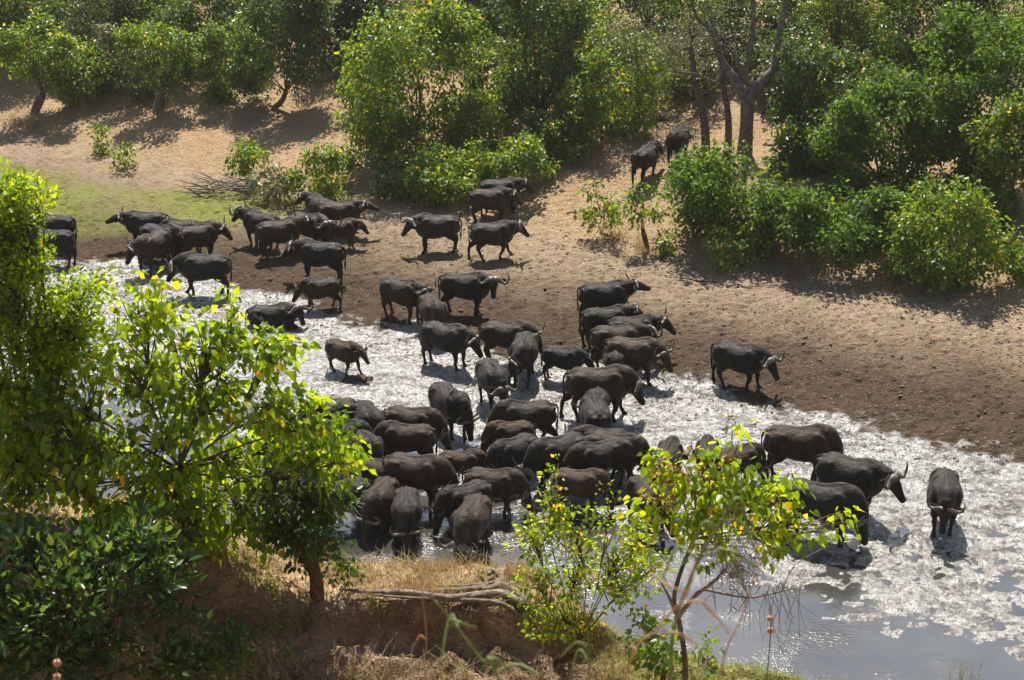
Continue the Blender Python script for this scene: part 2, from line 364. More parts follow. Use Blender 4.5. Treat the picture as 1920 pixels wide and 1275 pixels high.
def tree(name, label, cat, base, blobs, kind='bright', leaf=.12, lw=.62, ncl=60, per=9, crad=.28, droop=.7, trunk_r=.12,
         bark=None, fork=None, seed=1, group=None, T=LT, stems=1, twigs=True, yellow=0., trunkpts=None, shell=.45, twig_r=.012, hollow=0.):
    """blobs: list of (centre, (rx,ry,rz), weight). clusters of leaves spread through each blob, joined by limbs."""
    r = np.random.default_rng(seed); rd = random.Random(seed); base = Vector(base)
    root = empty(name, base); tag(root, label, cat, group)
    bk = bark or M_bark
    wts = np.array([b[2] for b in blobs], float); wts /= wts.sum()
    C = []; tw = MB()
    low = min(b[0].z-b[1][2] for b in blobs)
    cx_ = sum((b[0]*float(w_) for b, w_ in zip(blobs, wts)), Vector())
    fk = Vector(fork) if fork is not None else base.lerp(Vector((cx_.x, cx_.y, max(low, base.z+.1*(cx_.z-base.z)))), .9)
    loc = lambda p: Vector(p)-base
    if trunkpts:
        tp = [Vector(p) for p in trunkpts]; k = len(tp)
        tw.tube([loc(base-Vector((0, 0, .2)))]+[loc(p) for p in tp], [trunk_r*1.3]+[trunk_r*(1-.45*i/k) for i in range(k)], 9); fk = tp[-1]
    else:
        for s_ in range(stems):
            o = Vector((rd.uniform(-1, 1), rd.uniform(-1, 1), 0))*(trunk_r*2.2 if stems > 1 else 0)
            mid = (base+fk)/2+Vector((rd.uniform(-.1, .1), rd.uniform(-.1, .1), 0))*(fk-base).length+o*1.5
            tw.tube([loc(base-Vector((0, 0, .25))+o*.6), loc(base+o*.7+Vector((0, 0, .05))), loc(mid), loc(fk+o)], [trunk_r*1.5, trunk_r*1.15, trunk_r*.95, trunk_r*.8], 8)
    for (bc, br, _), w_ in zip(blobs, wts):
        n = max(3, int(ncl*w_)); dirs = rand_unit(r, n); rad = r.random(n)**shell
        off = dirs*(rad*(1+.45*r.random(n)**4))[:, None]*np.array(br)[None]
        pts = off+np.array(bc)[None]
        a = fk; b2 = Vector(bc); m = a.lerp(b2, .5)+Vector((rd.uniform(-.15, .15), rd.uniform(-.15, .15), rd.uniform(-.05, .15)))*(b2-a).length
        rr = trunk_r*.55*max(.35, w_**.33)
        tw.tube([loc(a), loc(m), loc(b2)], [rr*1.1, rr*.75, rr*.4], 6)
        if twigs:
            for i in range(0, n, 1 if n < 80 else 2):
                p = Vector(pts[i]); st = b2.lerp(m, rd.random()*.8)
                q_ = st.lerp(p, .5)+Vector((rd.uniform(-1, 1), rd.uniform(-1, 1), rd.uniform(-.2, 1)))*.12*(p-st).length
                tw.tube([loc(st), loc(q_), loc(p)], [twig_r*1.6, twig_r, twig_r*.5], 4, sub=2, cap=False)
        C.append(pts)
    C = np.concatenate(C)-np.array(base)[None]
    n = len(C)*per; ci = np.repeat(np.arange(len(C)), per)
    o = rand_unit(r, n); rad = r.random(n)**.5
    pos = C[ci]+o*(rad*crad)[:, None]*np.array([1, 1, .75])
    ax = np.array(cx_)-np.array(base); out = C[ci]-ax; out /= np.linalg.norm(out, axis=1, keepdims=True)+1e-6
    d = o*.8+out*.35+np.array([0, 0, -droop])+r.normal(size=(n, 3))*.25
    ln = leaf*(.45+.85*r.random(n)); var = np.clip(.15+.55*r.random(n)+.22*r.normal(size=len(C))[ci], 0, .9)
    yl = r.random(n) < (.012+yellow); var = np.where(yl, .9+.1*r.random(n), var)
    link('crown', leaves(name+'_crown', pos, d, ln, ln*lw, var, r, T), LM[kind], root)
    link('trunk', tw.mesh(name+'_trunk'), bk, root)
    return root
def auto_blobs(c, hx, hy, hz, seed, n=8):
    rd = random.Random(seed); bl = [(Vector(c), (hx*.72, hy*.72, hz*.75), 1.5)]
    for i in range(n):
        a = rd.uniform(0, 2*math.pi); e = rd.uniform(-.95, .95); k = rd.uniform(.6, .85)
        ce = math.sqrt(max(0, 1-min(1, abs(e))**2))
        ce = max(ce, .55)
        p = Vector(c)+Vector((math.cos(a)*ce*hx*k, math.sin(a)*ce*hy*k, e*hz*k))
        f = rd.uniform(.28, .45); bl.append((p, (hx*f, hy*f, hz*f), .8))
    return bl
FS = 1.12
def far_tree(bx, by, cx, cy, hw, hh, kind, label, name='leafy_bush', cat='bush', dens=1., leaf=.17, seed=None, tr=.1, stems=1, depth=None, bark=None, group=None, yellow=.02, nb=8, crad=.30, twigs=False, per=10, droop=.7):
    seed = seed or int(bx*7+by); g = ground(bx, by); s = pxscale(g)
    ctr = at_y(cx, cy, g.y); hx = hw/s; hz = hh/s/.96; hy = depth or min(hx, 3.)*.9
    ctr.z = max(ctr.z, g.z+hz*.5); hx *= FS; hz *= FS
    vol = hx*hy*hz; ncl = int(min(2200, 62*dens*(hx*hz+hx*hy+hy*hz)))
    return tree(name, label, cat, g, auto_blobs(ctr, hx, hy, hz, seed, nb), kind, leaf, .62, ncl, per, crad, droop, tr, seed=seed, stems=stems, bark=bark, group=group, yellow=yellow, twigs=twigs)

# ------------------------------------------------------------------ buffalo
HEADP = {'alert': (14, -40), 'up': (18, -10), 'level': (0, -42), 'walk': (-18, -54), 'low': (-34, -60), 'graze': (-56, -66)}
VOX = []
def buffalo_raw(pose, nyaw, hyaw, horn, step, lie, bulk, foot, tail, rd):
    mb = MB(); zo = -.60 if lie else 0; k = bulk
    np_, hp = HEADP[pose]; np_ += rd.uniform(-5, 5); hp += rd.uniform(-7, 7); nyaw += rd.uniform(-9, 9); hyaw += rd.uniform(-12, 12)
    T = [(-.98, 1.16, .09, .12), (-.93, 1.14, .22, .24), (-.80, 1.09, .31, .34), (-.60, 1.06, .355, .365), (-.35, 1.03, .40, .37), (-.10, .99, .445, .39),
         (.15, .975, .455, .415), (.38, 1.00, .41, .435), (.58, 1.06, .35, .43), (.74, 1.10, .28, .36), (.86, 1.13, .20, .27), (.92, 1.13, .10, .16)]
    XS = .83
    mb.tube([(x*XS, 0, z+zo) for x, z, a, b in T], [(a*k, b*1.06*(.5+.5*k)) for x, z, a, b in T], 20, (0, 1, 0), 2)
    # spine ridge, hips, haunches, shoulders
    mb.tube([(x*XS, 0, z+zo) for x, z in ((-.9, 1.31), (-.6, 1.41), (-.2, 1.40), (.15, 1.42), (.45, 1.475), (.66, 1.45), (.82, 1.36))], [.05, .05, .04, .05, .07, .08, .06], 8, (0, 1, 0), 2)
    for s in (-1, 1):
        mb.ball((-.44, s*.25*k, 1.29+zo), (.10, .10, .075)); mb.ball((-.78, s*.13, 1.24+zo), (.07, .07, .07))
        mb.ball((-.54, s*.22*k, 1.05+zo), (.26, .17, .33)); mb.ball((.43, s*.27*k, 1.08+zo), (.20, .13, .34), rot=Matrix.Rotation(R(-15), 3, 'Y'))
    # neck
    ny, hy = R(nyaw), R(nyaw+hyaw); pn, ph = R(np_), R(hp)
    B = Vector((.58, 0, 1.17+zo)); dn = Vector((math.cos(pn)*math.cos(ny), math.cos(pn)*math.sin(ny), math.sin(pn)))
    L = .58 if pose == 'graze' else .41; E = B+dn*L+Vector((0, 0, .04)); m1 = B+dn*L*.45+Vector((.04, 0, .015))
    mb.tube([(.38, 0, 1.10+zo), B, m1, E], [(.26, .37), (.25, .345), (.20, .28), (.14, .20)], 16, (0, 1, 0), 4)
    fx = Vector((math.cos(ph)*math.cos(hy), math.cos(ph)*math.sin(hy), math.sin(ph))); fy = Vector((-math.sin(hy), math.cos(hy), 0)); fz = fx.cross(fy)
    M = Matrix((fx, fy, fz)).transposed()
    hpnt = lambda x, y, z: E+M@Vector((x, y, z))
    HR = [(-.10, -.02, .09, .10), (-.03, -.02, .14, .15), (.08, -.03, .15, .165), (.20, -.045, .135, .155), (.31, -.06, .10, .13), (.42, -.075, .085, .105), (.51, -.08, .098, .092), (.57, -.08, .088, .075), (.60, -.08, .05, .045)]
    mb.tube([hpnt(x, 0, z) for x, z, a, b in HR], [(a, b) for x, z, a, b in HR], 14, fy, 2)
    # legs
    for i, (s, front) in enumerate(((1, 1), (-1, 1), (1, 0), (-1, 0))):
        dx = step[i]; fz_ = foot[i]
        if lie:
            if front: P = [(.52, s*.24, .48), (.45, s*.33, .22), (.85, s*.30, .10), (.62, s*.26, .07)]; Q = [.18, .12, .075, .06]
            else: P = [(-.6, s*.22, .45), (-.25, s*.42, .26), (-.62, s*.46, .10), (-.2, s*.5, .07)]; Q = [.26, .17, .07, .06]
            mb.tube(P, Q, 12, (0, 1, 0), 3); continue
        if front:
            P = [(.50, s*.23, 1.02), (.47+dx*.1, s*.245, .80), (.53+dx*.42, s*.22, .44+fz_*.5+.0), (.50+dx*.72, s*.205, .26+fz_*.9), (.52+dx*.95, s*.20, .11+fz_), (.56+dx, s*.20, .035+fz_), (.565+dx, s*.20, -.02+fz_)]
            Q = [(.13, .2), (.11, .145), (.07, .078), (.05, .052), (.052, .055), (.066, .082), (.066, .085)]
        else:
            P = [(-.62, s*.20, 1.02), (-.54+dx*.1, s*.225, .80), (-.72+dx*.35, s*.205, .60+fz_*.4), (-.80+dx*.62, s*.195, .46+fz_*.6), (-.76+dx*.85, s*.19, .24+fz_*.9), (-.74+dx*.97, s*.19, .11+fz_), (-.70+dx, s*.19, .035+fz_), (-.695+dx, s*.19, -.02+fz_)]
            Q = [(.16, .26), (.14, .20), (.085, .12), (.058, .075), (.046, .052), (.052, .055), (.066, .08), (.066, .082)]
        P = [(x-(.07 if front else -.08), y, z) for x, y, z in P]
        mb.tube(P, Q, 12, (0, 1, 0), 3)
    # post-remesh bits: ears, tail, eyes
    ex = MB()
    for s in (-1, 1):
        a = hpnt(-.01, s*.13, -.03); b = hpnt(-.05, s*.23, -.06); c = hpnt(-.07, s*.35, -.12); d = hpnt(-.05, s*.44, -.17)
        ex.tube([a, b, c, d], [(.03, .035), (.022, .085), (.018, .10), (.006, .025)], 8, fz*.7+fx*.7, 3)
    t0 = Vector((-.83, 0, 1.30+zo))
    if tail == 'swish': tp = [t0, t0+Vector((-.12, .05, .06)), t0+Vector((-.30, .12, .02)), t0+Vector((-.40, .16, -.25)), t0+Vector((-.40, .16, -.5))]
    elif lie: tp = [t0, t0+Vector((-.08, .03, -.2)), t0+Vector((-.1, .1, -.5)), t0+Vector((-.12, .3, -.62)), t0+Vector((-.1, .45, -.64))]
    else: tp = [t0, t0+Vector((-.07, 0, -.10)), t0+Vector((-.075, .01, -.38)), t0+Vector((-.05, .02, -.62)), t0+Vector((-.06, .02, -.85))]
    ex.tube(tp, [.032, .026, .018, .035, .008], 7, (0, 1, 0), 3)
    n_eye = len(ex.f)
    for s in (-1, 1): ex.ball(hpnt(.15, s*.137, .025), .026, 8, 5)
    # horns
    hs = []; ct, st_ = math.cos(R(50)), math.sin(R(50))
    for s in (-1, 1):
        h = MB()
        if horn == 'bull':
            P = [(.03, .012, .125), (.02, .13, .128), (-.01, .24, .05), (-.01, .35, -.02), (.0, .45, .01), (.02, .505, .12), (.04, .49, .25), (.05, .42, .35)]
            Q = [(.10, .05), (.095, .052), (.07, .046), (.05, .04), (.042, .036), (.032, .028), (.02, .018), (.004, .004)]
        elif horn == 'cow':
            P = [(.02, .05, .125), (.0, .14, .12), (-.05, .25, .06), (-.08, .35, .05), (-.09, .42, .11), (-.08, .455, .22), (-.05, .44, .33), (-.02, .40, .40)]
            Q = [(.05, .04), (.052, .045), (.045, .04), (.038, .034), (.032, .028), (.024, .022), (.014, .014), (.003, .003)]
        else:
            P = [(.0, .07, .11), (-.02, .13, .15), (-.04, .20, .19), (-.06, .25, .26), (-.07, .27, .34)]
            Q = [(.034, .034), (.032, .032), (.026, .026), (.017, .017), (.003, .003)]
        P = [(x*ct-(z-.1)*st_, y, .1+x*st_+(z-.1)*ct) for x, y, z in P]
        h.tube([hpnt(x, s*y, z) for x, y, z in P], Q, 10, fx, 3); hs.append(h)
    return mb, ex, n_eye, hs
GR_H = 'cape buffaloes of the herd at the mud river'
def buffalo(px, py, hd, pose='walk', hide='grey', horn='cow', sc=1., nyaw=0, hyaw=0, label='', step=None, lie=False, tail='hang', group=None, sink=.03, bulk=1., ymin=24.5):
    rd = random.Random(int(px*13+py*7)); g = ground(px, py, ymin); a = R(hd)
    sc *= rd.uniform(.97, 1.03)*(.91 if pose == 'graze' and py > 800 and px < 1450 else 1)
    st = step or [rd.uniform(-.12, .12) for _ in range(4)]
    if step == 'walk': st = [.26, -.22, -.24, .24]
    ft = []
    for (lx, ly), dx in zip(((.49, .2), (.49, -.2), (-.62, .19), (-.62, -.19)), st):
        X, Y = (lx+dx)*sc, ly*sc; wx_ = g.x+math.cos(a)*X-math.sin(a)*Y; wy_ = g.y+math.sin(a)*X+math.cos(a)*Y
        ft.append(max(-.4, min(.45, (max(H(wx_, wy_), -.12)-g.z-sink)/sc)))
    av = sum(ft)/4; ft = [f-av for f in ft]; z0 = g.z+av*sc
    root = empty('cape_buffalo', (g.x, g.y, z0-(0.02 if lie else 0)), a); root.scale = (sc,)*3
    tag(root, label, 'buffalo', GR_H)
    mb, ex, ne, hs = buffalo_raw(pose, nyaw, hyaw, horn, st, lie, bulk, ft, tail, rd)
    tmp = D.objects.new('tmp', mb.mesh('tmp')); COL.objects.link(tmp)
    m = tmp.modifiers.new('r', 'REMESH'); m.mode = 'VOXEL'; m.voxel_size = .030 if py > 0 else .04; m.use_smooth_shade = True
    m = tmp.modifiers.new('s', 'SMOOTH'); m.factor = .5; m.iterations = 5
    VOX.append((tmp, root, ex, ne, hide, hs))
    return root
def bake_buffaloes():
    dg = bpy.context.evaluated_depsgraph_get(); dg.update()
    for tmp, root, ex, ne, hide, hs in VOX:
        me0 = D.meshes.new_from_object(tmp.evaluated_get(dg))
        nv = len(me0.vertices); co = np.empty(nv*3, np.float32); me0.vertices.foreach_get('co', co)
        verts = [tuple(v) for v in co.reshape(-1, 3)]; faces = [tuple(p.vertices) for p in me0.polygons]; nf = len(faces)
        verts += [tuple(v) for v in ex.v]; faces += [tuple(i+nv for i in f) for f in ex.f]
        me = D.meshes.new('buffalo_body'); me.from_pydata(verts, [], faces); me.update()
        me.polygons.foreach_set('use_smooth', [True]*len(faces))
        me.materials.append(HIDE[hide]); me.materials.append(M_eye)
        mi = np.zeros(len(faces), np.int32); mi[nf+ne:] = 1; me.polygons.foreach_set('material_index', mi)
        link('body', me, None, root)
        for h in hs: link('horn', h.mesh('buffalo_horn'), M_horn, root)
        D.meshes.remove(me0); tm = tmp.data; D.objects.remove(tmp); D.meshes.remove(tm)

B = buffalo
# far left group
B(105, 466, 172, 'level', 'grey', label='farther of two buffalo rumps showing past the left tree on green grass')
B(103, 497, 176, 'level', 'dark', label='nearer of two buffalo rumps past the left tree, at the mud edge')
B(277, 462, 188, 'up', 'dark', 'cow', nyaw=-8, label='black buffalo lifting its head to the left on the green grass at far left')
B(345, 472, 178, 'low', 'brown', 'cow', .9, tail='swish', label='brown buffalo swishing its tail over its back at the grass edge')
B(307, 487, -18, 'level', 'grey', 'bull', nyaw=-12, label='grey buffalo with a pale sunlit horn boss behind the brown one facing left')
B(290, 505, -115, 'walk', 'brown', 'cow', nyaw=-38, label='brown buffalo standing end-on with its head turned left, one pale horn lit')
B(375, 488, 35, 'level', 'grey', 'cow', nyaw=-32, label='grey buffalo seen from behind, head turned right, above the big left-facing bull')
B(386, 553, 179, 'walk', 'dark', 'bull', 1.06, nyaw=8, step=[-.1, .16, -.12, .14], label='big black bull side-on facing left on the wet mud edge, full length visible')
# mid left group
B(492, 466, 150, 'alert', 'grey', 'bull', .98, nyaw=15, label='grey bull with white-lit horns turned away left, at the left of the middle back group')
B(526, 482, 22, 'alert', 'brown', 'cow', nyaw=12, label='dark brown buffalo seen from behind its rump with tail hanging, walking away right')
B(582, 470, -28, 'level', 'grey', 'bull', 1.02, nyaw=-28, hyaw=-15, label='grey bull with broad curved horns looking at the camera amid the middle back group')
B(602, 430, 128, 'alert', 'grey', 'cow', .95, nyaw=25, label='farthest buffalo of the middle back group, horn curving up at its left')
B(640, 441, 10, 'up', 'brown', 'cow', nyaw=-5, label='long brown-backed buffalo at the back of the group with raised head at right')
B(640, 466, 12, 'level', 'red', 'young', .82, nyaw=-20, label='young reddish buffalo with short horns standing at the right of the middle back group')
B(603, 528, 168, 'level', 'dark', 'bull', 1.04, nyaw=8, step=[-.05, .12, -.12, .1], label='large black bull facing left, rump to the right, above the small brown grazing one')
B(603, 580, 190, 'low', 'brown', 'young', .80, nyaw=12, step=[.1, -.08, -.14, .16], label='small brown buffalo lowering its head towards the lying bull')
B(512, 612, 4, 'alert', 'dark', 'bull', 1.0, nyaw=-30, hyaw=-35, lie=True, sink=.1, label='black bull lying down in the mud looking at the camera')
B(646, 698, -32, 'level', 'red', 'young', .74, nyaw=-12, hyaw=-12, step='walk', label='lone brown calf with short upright horns walking on shining mud')
# upper middle
B(820, 472, 181, 'level', 'grey', 'bull', 1.03, nyaw=18, hyaw=25, label='bull standing side-on facing left with wide horns, far bank above the mud')
B(918, 416, 6, 'level', 'brown', 'cow', 1.0, nyaw=-6, label='brown-backed buffalo standing side-on behind the walking bull')
B(938, 400, 5, 'alert', 'grey', 'cow', 1.0, nyaw=-4, label='buffalo mostly hidden behind the brown-backed one, only back and head top showing')
B(924, 485, 9, 'alert', 'grey', 'bull', 1.02, step='walk', nyaw=-4, label='walking bull facing right with raised head on the dry bank')
B(757, 597, -30, 'level', 'grey', 'cow', 1., nyaw=-6, label='buffalo with a white-tipped horn standing three-quarter, facing the rear of the alert bull')
B(874, 590, -10, 'alert', 'dark', 'bull', 1.03, nyaw=-22, hyaw=-45, label='alert bull on dry mud staring straight at the camera, horns spread')
B(812, 632, -72, 'graze', 'brown', 'cow', .98, label='brown buffalo seen over its rounded back, grazing behind another')
B(838, 686, -28, 'walk', 'grey', 'cow', 1., nyaw=-4, label='grey cow in profile with one upright horn, front legs in the shiny mud')
B(950, 680, -8, 'walk', 'brown', 'cow', 1., nyaw=-8, label='buffalo with one tall hooked horn behind the one turning its head left')
B(982, 716, -98, 'low', 'grey', 'cow', 1.02, nyaw=-32, hyaw=-25, label='grey buffalo coming towards the camera with its head twisted down left')
B(1056, 713, -18, 'walk', 'dark', 'young', .80, nyaw=-6, label='small dark buffalo with tiny horns standing alone between the two middle groups')
B(925, 766, -70, 'low', 'grey', 'bull', 1., nyaw=0, hyaw=0, label='grey bull facing the camera with lowered pale horn boss and a bird on its back')
B(845, 812, -58, 'graze', 'grey', 'cow', 1.08, nyaw=10, label='grey buffalo head to head with a brown one, long pale horn tip')
B(985, 838, 186, 'graze', 'brown', 'cow', 1.1, nyaw=10, step=[.1, -.1, -.2, .2], label='long brown buffalo side-on, head down left against the grey one')
# right middle column
B(1133, 605, 6, 'up', 'dark', 'cow', 1., nyaw=4, label='topmost buffalo of the right column, muzzle stretched out right')
B(1135, 650, 10, 'alert', 'dark', 'cow', .98, nyaw=2, label='second buffalo from the top of the right column, horns laid back')
B(1186, 669, 4, 'alert', 'dark', 'cow', .98, nyaw=-8, label='black buffalo with its head held out right, foremost to the right of the column')
B(1157, 690, 6, 'level', 'brown', 'bull', 1., nyaw=-4, hyaw=35, label='brown-rumped buffalo whose horns form a wide U against the black one behind')
B(1186, 713, -14, 'walk', 'red', 'cow', 1., nyaw=-10, hyaw=-10, label='reddish-backed cow with drooping ear and a straight upright horn')
B(1150, 716, -85, 'graze', 'brown', 'young', .76, label='small buffalo showing only a pale rounded rump between bigger ones')
B(1384, 723, -27, 'walk', 'dark', 'bull', 1.02, nyaw=-14, hyaw=-18, step=[.12, -.12, -.22, .3], label='lone dark bull walking right on the edge of the wet mud')
B(1122, 787, 1, 'low', 'brown', 'bull', 1.14, nyaw=-4, hyaw=-4, step=[.2, -.1, -.3, .12], label='large brown-backed bull striding right with lowered horns across the mud')
B(1120, 797, 82, 'low', 'grey', 'cow', .92, label='grey buffalo seen from behind, squeezed against the large striding bull')
B(1115, 838, 96, 'low', 'grey', 'cow', 1.0, nyaw=28, label='grey buffalo seen from behind with one horn curling out at its left')
# lower cluster
B(1152, 905, -22, 'graze', 'brown', 'bull', 1.1, label='brown buffalo grazing right at the right edge of the cluster, curled horns low')
B(1128, 880, 172, 'level', 'grey', 'young', .9, nyaw=20, label='buffalo with pricked ear raising its head over the cluster')
B(1118, 915, 205, 'graze', 'grey', 'cow', 1.04, label='grey-flanked buffalo in front of the one with the pricked ear')
B(1045, 912, 212, 'graze', 'grey', 'bull', 1.1, nyaw=5, label='broad grey buffalo with its neck reaching down left in the middle of the cluster')
B(1086, 958, -8, 'graze', 'red', 'young', .92, label='reddish calf grazing behind the thin yellow-leaved bush')
B(963, 900, 218, 'graze', 'grey', 'cow', .98, label='grey buffalo with a shining spine, under the long side-on brown one')
B(957, 860, 190, 'graze', 'red', 'young', .86, label='reddish young buffalo back, directly above the shining-spined grey one')
B(866, 912, 2, 'graze', 'red', 'young', .80, label='small reddish buffalo between the two grazing giants')
B(926, 962, -10, 'graze', 'brown', 'cow', 1.0, label='dark brown buffalo grazing to the right, puddle beneath its belly')
B(782, 948, -14, 'graze', 'brown', 'cow', 1.14, label='biggest brown back in the left of the cluster, standing with legs in a pool')
B(764, 878, 172, 'graze', 'brown', 'cow', 1.04, label='buffalo with a pale-lined rump facing left in the second row of the cluster')
B(776, 848, -16, 'graze', 'brown', 'cow', 1.06, label='long brown buffalo at the back of the cluster, neck sloping down to the right')
B(695, 838, -62, 'graze', 'dark', 'cow', 1., label='dark buffalo at the upper left of the cluster beside the leaves')
B(690, 885, -58, 'graze', 'grey', 'cow', .9, label='pale grey back between two brown buffaloes by the leaf edge')
B(716, 945, -6, 'graze', 'brown', 'cow', 1.02, label='dark brown buffalo low in the left cluster, hidden behind two facing the camera')
B(714, 992, -108, 'graze', 'brown', 'cow', 1., nyaw=-6, label='reddish-rumped buffalo facing the camera, horns down at the bank grass')
B(764, 1014, -86, 'graze', 'grey', 'cow', 1., label='grey buffalo facing the camera head down right behind the bank grass, second from left')
B(884, 1040, -106, 'graze', 'brown', 'bull', 1.1, label='nearest buffalo, brown shoulders and drooping horns, feet in blue water')
B(872, 990, 212, 'graze', 'grey', 'young', .98, nyaw=8, label='buffalo standing behind the nearest one, small dark head showing left')
B(640, 990, 196, 'graze', 'dark', 'cow', 1.04, label='black buffalo at the left end of the nearest row, partly behind the small tree')
B(625, 826, 184, 'graze', 'brown', 'cow', 1., label='buffalo behind the top right leaves of the big bright tree')
B(642, 872, -5, 'graze', 'dark', 'cow', 1., label='dark buffalo glimpsed through leaves left of the pale grey back')
B(535, 893, 175, 'graze', 'dark', 'cow', 1., label='buffalo glimpsed deep through the leaves of the big bright tree')
# right lower
B(1248, 915, 70, 'graze', 'grey', 'cow', .95, label='grey rump left of the reddish dry leaves of the right sapling')
B(1216, 985, -60, 'graze', 'grey', 'cow', .98, label='grey buffalo standing in the pool behind the left leaves of the right sapling')
B(1325, 905, 86, 'graze', 'grey', 'cow', .92, label='grey rounded rump above the middle leaves of the right sapling')
B(1378, 915, 20, 'graze', 'brown', 'cow', .92, label='brown-tinged back above the right leaves of the right sapling')
B(1494, 898, -4, 'graze', 'brown', 'cow', 1.08, label='long dark brown buffalo side-on behind the bull with curled horns')
B(1590, 962, -32, 'level', 'grey', 'bull', 1.1, nyaw=-14, hyaw=-8, label='big bull with great curled horns, head held out right, in the lower right trio')
B(1535, 1010, -20, 'graze', 'dark', 'cow', 1.1, label='black buffalo drinking at the brown pool, lower right trio')
B(1764, 988, -102, 'low', 'grey', 'cow', 1., nyaw=-6, hyaw=-6, label='rightmost buffalo walking at the camera alone, small bird on its back')
# hill
B(1208, 337, 62, 'alert', 'dark', 'bull', 1.02, nyaw=-5, hyaw=-20, label='buffalo walking away up the bank, horn tip showing, lower of the two by the trees')
B(1270, 302, 68, 'low', 'dark', 'cow', 1.0, label='buffalo walking away up the bank under the trees, higher of the two')
B(1487, 250, 175, 'level', 'dark', 'cow', 1., label='buffalo in deep shade under the trees right of the great forked trunk')
bake_buffaloes()

# ------------------------------------------------------------------ birds on backs
M_bird = simple_mat('bird_feathers', (.03, .024, .018), (.09, .07, .05), 30, .7)
def oxpecker(px, py, up, label, rz=0):
    """small bird standing on a buffalo's back: px,py pixel of the feet, up = height above ground"""
    d = ray(px, py); z = up; t = (z-CAMZ)/d.z; p = Vector((d.x*t, d.y*t, CAMZ+d.z*t))
    root = empty('small_bird', p, rz); tag(root, label, 'bird', 'small birds riding on buffalo backs')
    b = MB(); b.tube([(-.11, 0, .045), (-.05, 0, .065), (.02, 0, .085), (.055, 0, .12), (.085, 0, .125)], [.012, .032, .042, .026, .014], 8, (0, 1, 0), 2)
    b.tube([(-.09, 0, .05), (-.17, 0, .02)], [(.018, .006), (.014, .004)], 6, (0, 1, 0), 1)
    for s in (-1, 1): b.tube([(0, s*.015, .06), (.005, s*.018, -.01)], [.005, .004], 5, (1, 0, 0), 1)
    link('body', b.mesh('bird'), M_bird, root)
    h = MB(); h.tube([(.08, 0, .125), (.115, 0, .118)], [.009, .002], 6, (0, 1, 0), 1); link('beak', h.mesh('beak'), M_horn, root)
oxpecker(846, 739, 1.40, 'small dark bird on the back of the grey buffalo going head to head', 1)
oxpecker(926, 689, 1.40, 'small dark bird on the back of the grey bull facing the camera', 2.5)
oxpecker(1752, 888, 1.40, 'small dark bird on the back of the rightmost buffalo', .6)

# ------------------------------------------------------------------ far vegetation
FB = 'leafy bushes on the far bank'
far_tree(65, 215, 70, 92, 82, 58, 'bright', 'bright small tree at the far left with dry grass round its two stems', 'small_tree', 'tree', 1, stems=2, tr=.13)
far_tree(298, 208, 288, 108, 70, 60, 'bright', 'loose-crowned small tree on a thick pale stump casting a branching shadow', 'small_tree', 'tree', .75, tr=.26)
far_tree(515, 205, 520, 70, 98, 96, 'mid', 'tall dense tree with a bare stem at the upper left centre, shade pool before it', 'dense_tree', 'tree', 1.2, tr=.14)
far_tree(425, 190, 432, 122, 58, 70, 'bright', 'yellow-green bush leaning against the tall dense tree on its left', dens=1.1)
far_tree(165, 195, 165, 140, 60, 55, 'bright', 'low bright bush just right of the far left small tree', dens=1., stems=3, tr=.05)
far_tree(240, 180, 235, 120, 70, 65, 'sage', 'greyish thin bush between the far left tree and the stump tree', dens=.8, stems=4, tr=.05, bark=M_barkred)
far_tree(815, 285, 790, 155, 148, 140, 'bright', 'large spreading bright green tree in the upper centre, foliage reaching the ground', 'spreading_tree', 'tree', 1.25, tr=.2, nb=13)
far_tree(690, 215, 690, 190, 55, 50, 'bright', 'yellow-green lobe of bush at the left foot of the large spreading tree', dens=1.)
far_tree(905, 292, 905, 240, 52, 66, 'bright', 'narrow yellow-tipped bush in front right of the large spreading tree', dens=1.1, yellow=.06)
far_tree(1015, 235, 1005, 100, 100, 130, 'mid', 'dark leaning tree right of the spreading tree, thick shaded trunk', 'dense_tree', 'tree', 1., tr=.32)
far_tree(1130, 262, 1150, 175, 85, 90, 'bright', 'hazy yellowish tree above the dusty grass left of the climbing buffaloes', 'small_tree', 'tree', .8, tr=.1, yellow=.05)
far_tree(1105, 160, 1120, 85, 80, 80, 'bright', 'bright tree behind the hazy yellowish one', 'small_tree', 'tree', .9, tr=.12, yellow=.04)
far_tree(1245, 225, 1215, 110, 100, 115, 'sage', 'grey-green feathery tree over the climbing buffaloes', 'feathery_tree', 'tree', .8, tr=.14, leaf=.09)
far_tree(1530, 285, 1545, 185, 78, 110, 'mid', 'upright green tree right of the great forked trunk', 'dense_tree', 'tree', 1.1, tr=.16)
far_tree(1480, 175, 1500, 120, 70, 80, 'mid', 'slim green tree in the shade behind the great forked trunk', 'dense_tree', 'tree', .8, tr=.12)
far_tree(1660, 350, 1665, 240, 120, 100, 'gloss', 'big rounded green bush mass in the right middle', dens=1.25, tr=.15, nb=11)
far_tree(1830, 330, 1830, 165, 115, 145, 'gloss', 'dark glossy tree at the upper right with sparkling leaves', 'glossy_tree', 'tree', 1.2, tr=.2, nb=12)
far_tree(1905, 400, 1900, 275, 82, 90, 'bright', 'yellow-leaved bush at the right edge before the glossy tree', dens=1.1, yellow=.06, tr=.12)
far_tree(1570, 330, 1560, 270, 75, 55, 'mid', 'shaded bush with bare twigs between upright tree and rounded mass', dens=.8, stems=3, tr=.06)
far_tree(1385, 455, 1385, 365, 128, 86, 'gloss', 'wide dark green bush in front of the great forked trunk', dens=1.25, nb=11, tr=.1, group=FB)
far_tree(1590, 492, 1578, 415, 105, 78, 'gloss', 'middle bush of the three on the right bank edge', dens=1.2, nb=9, tr=.08, group=FB)
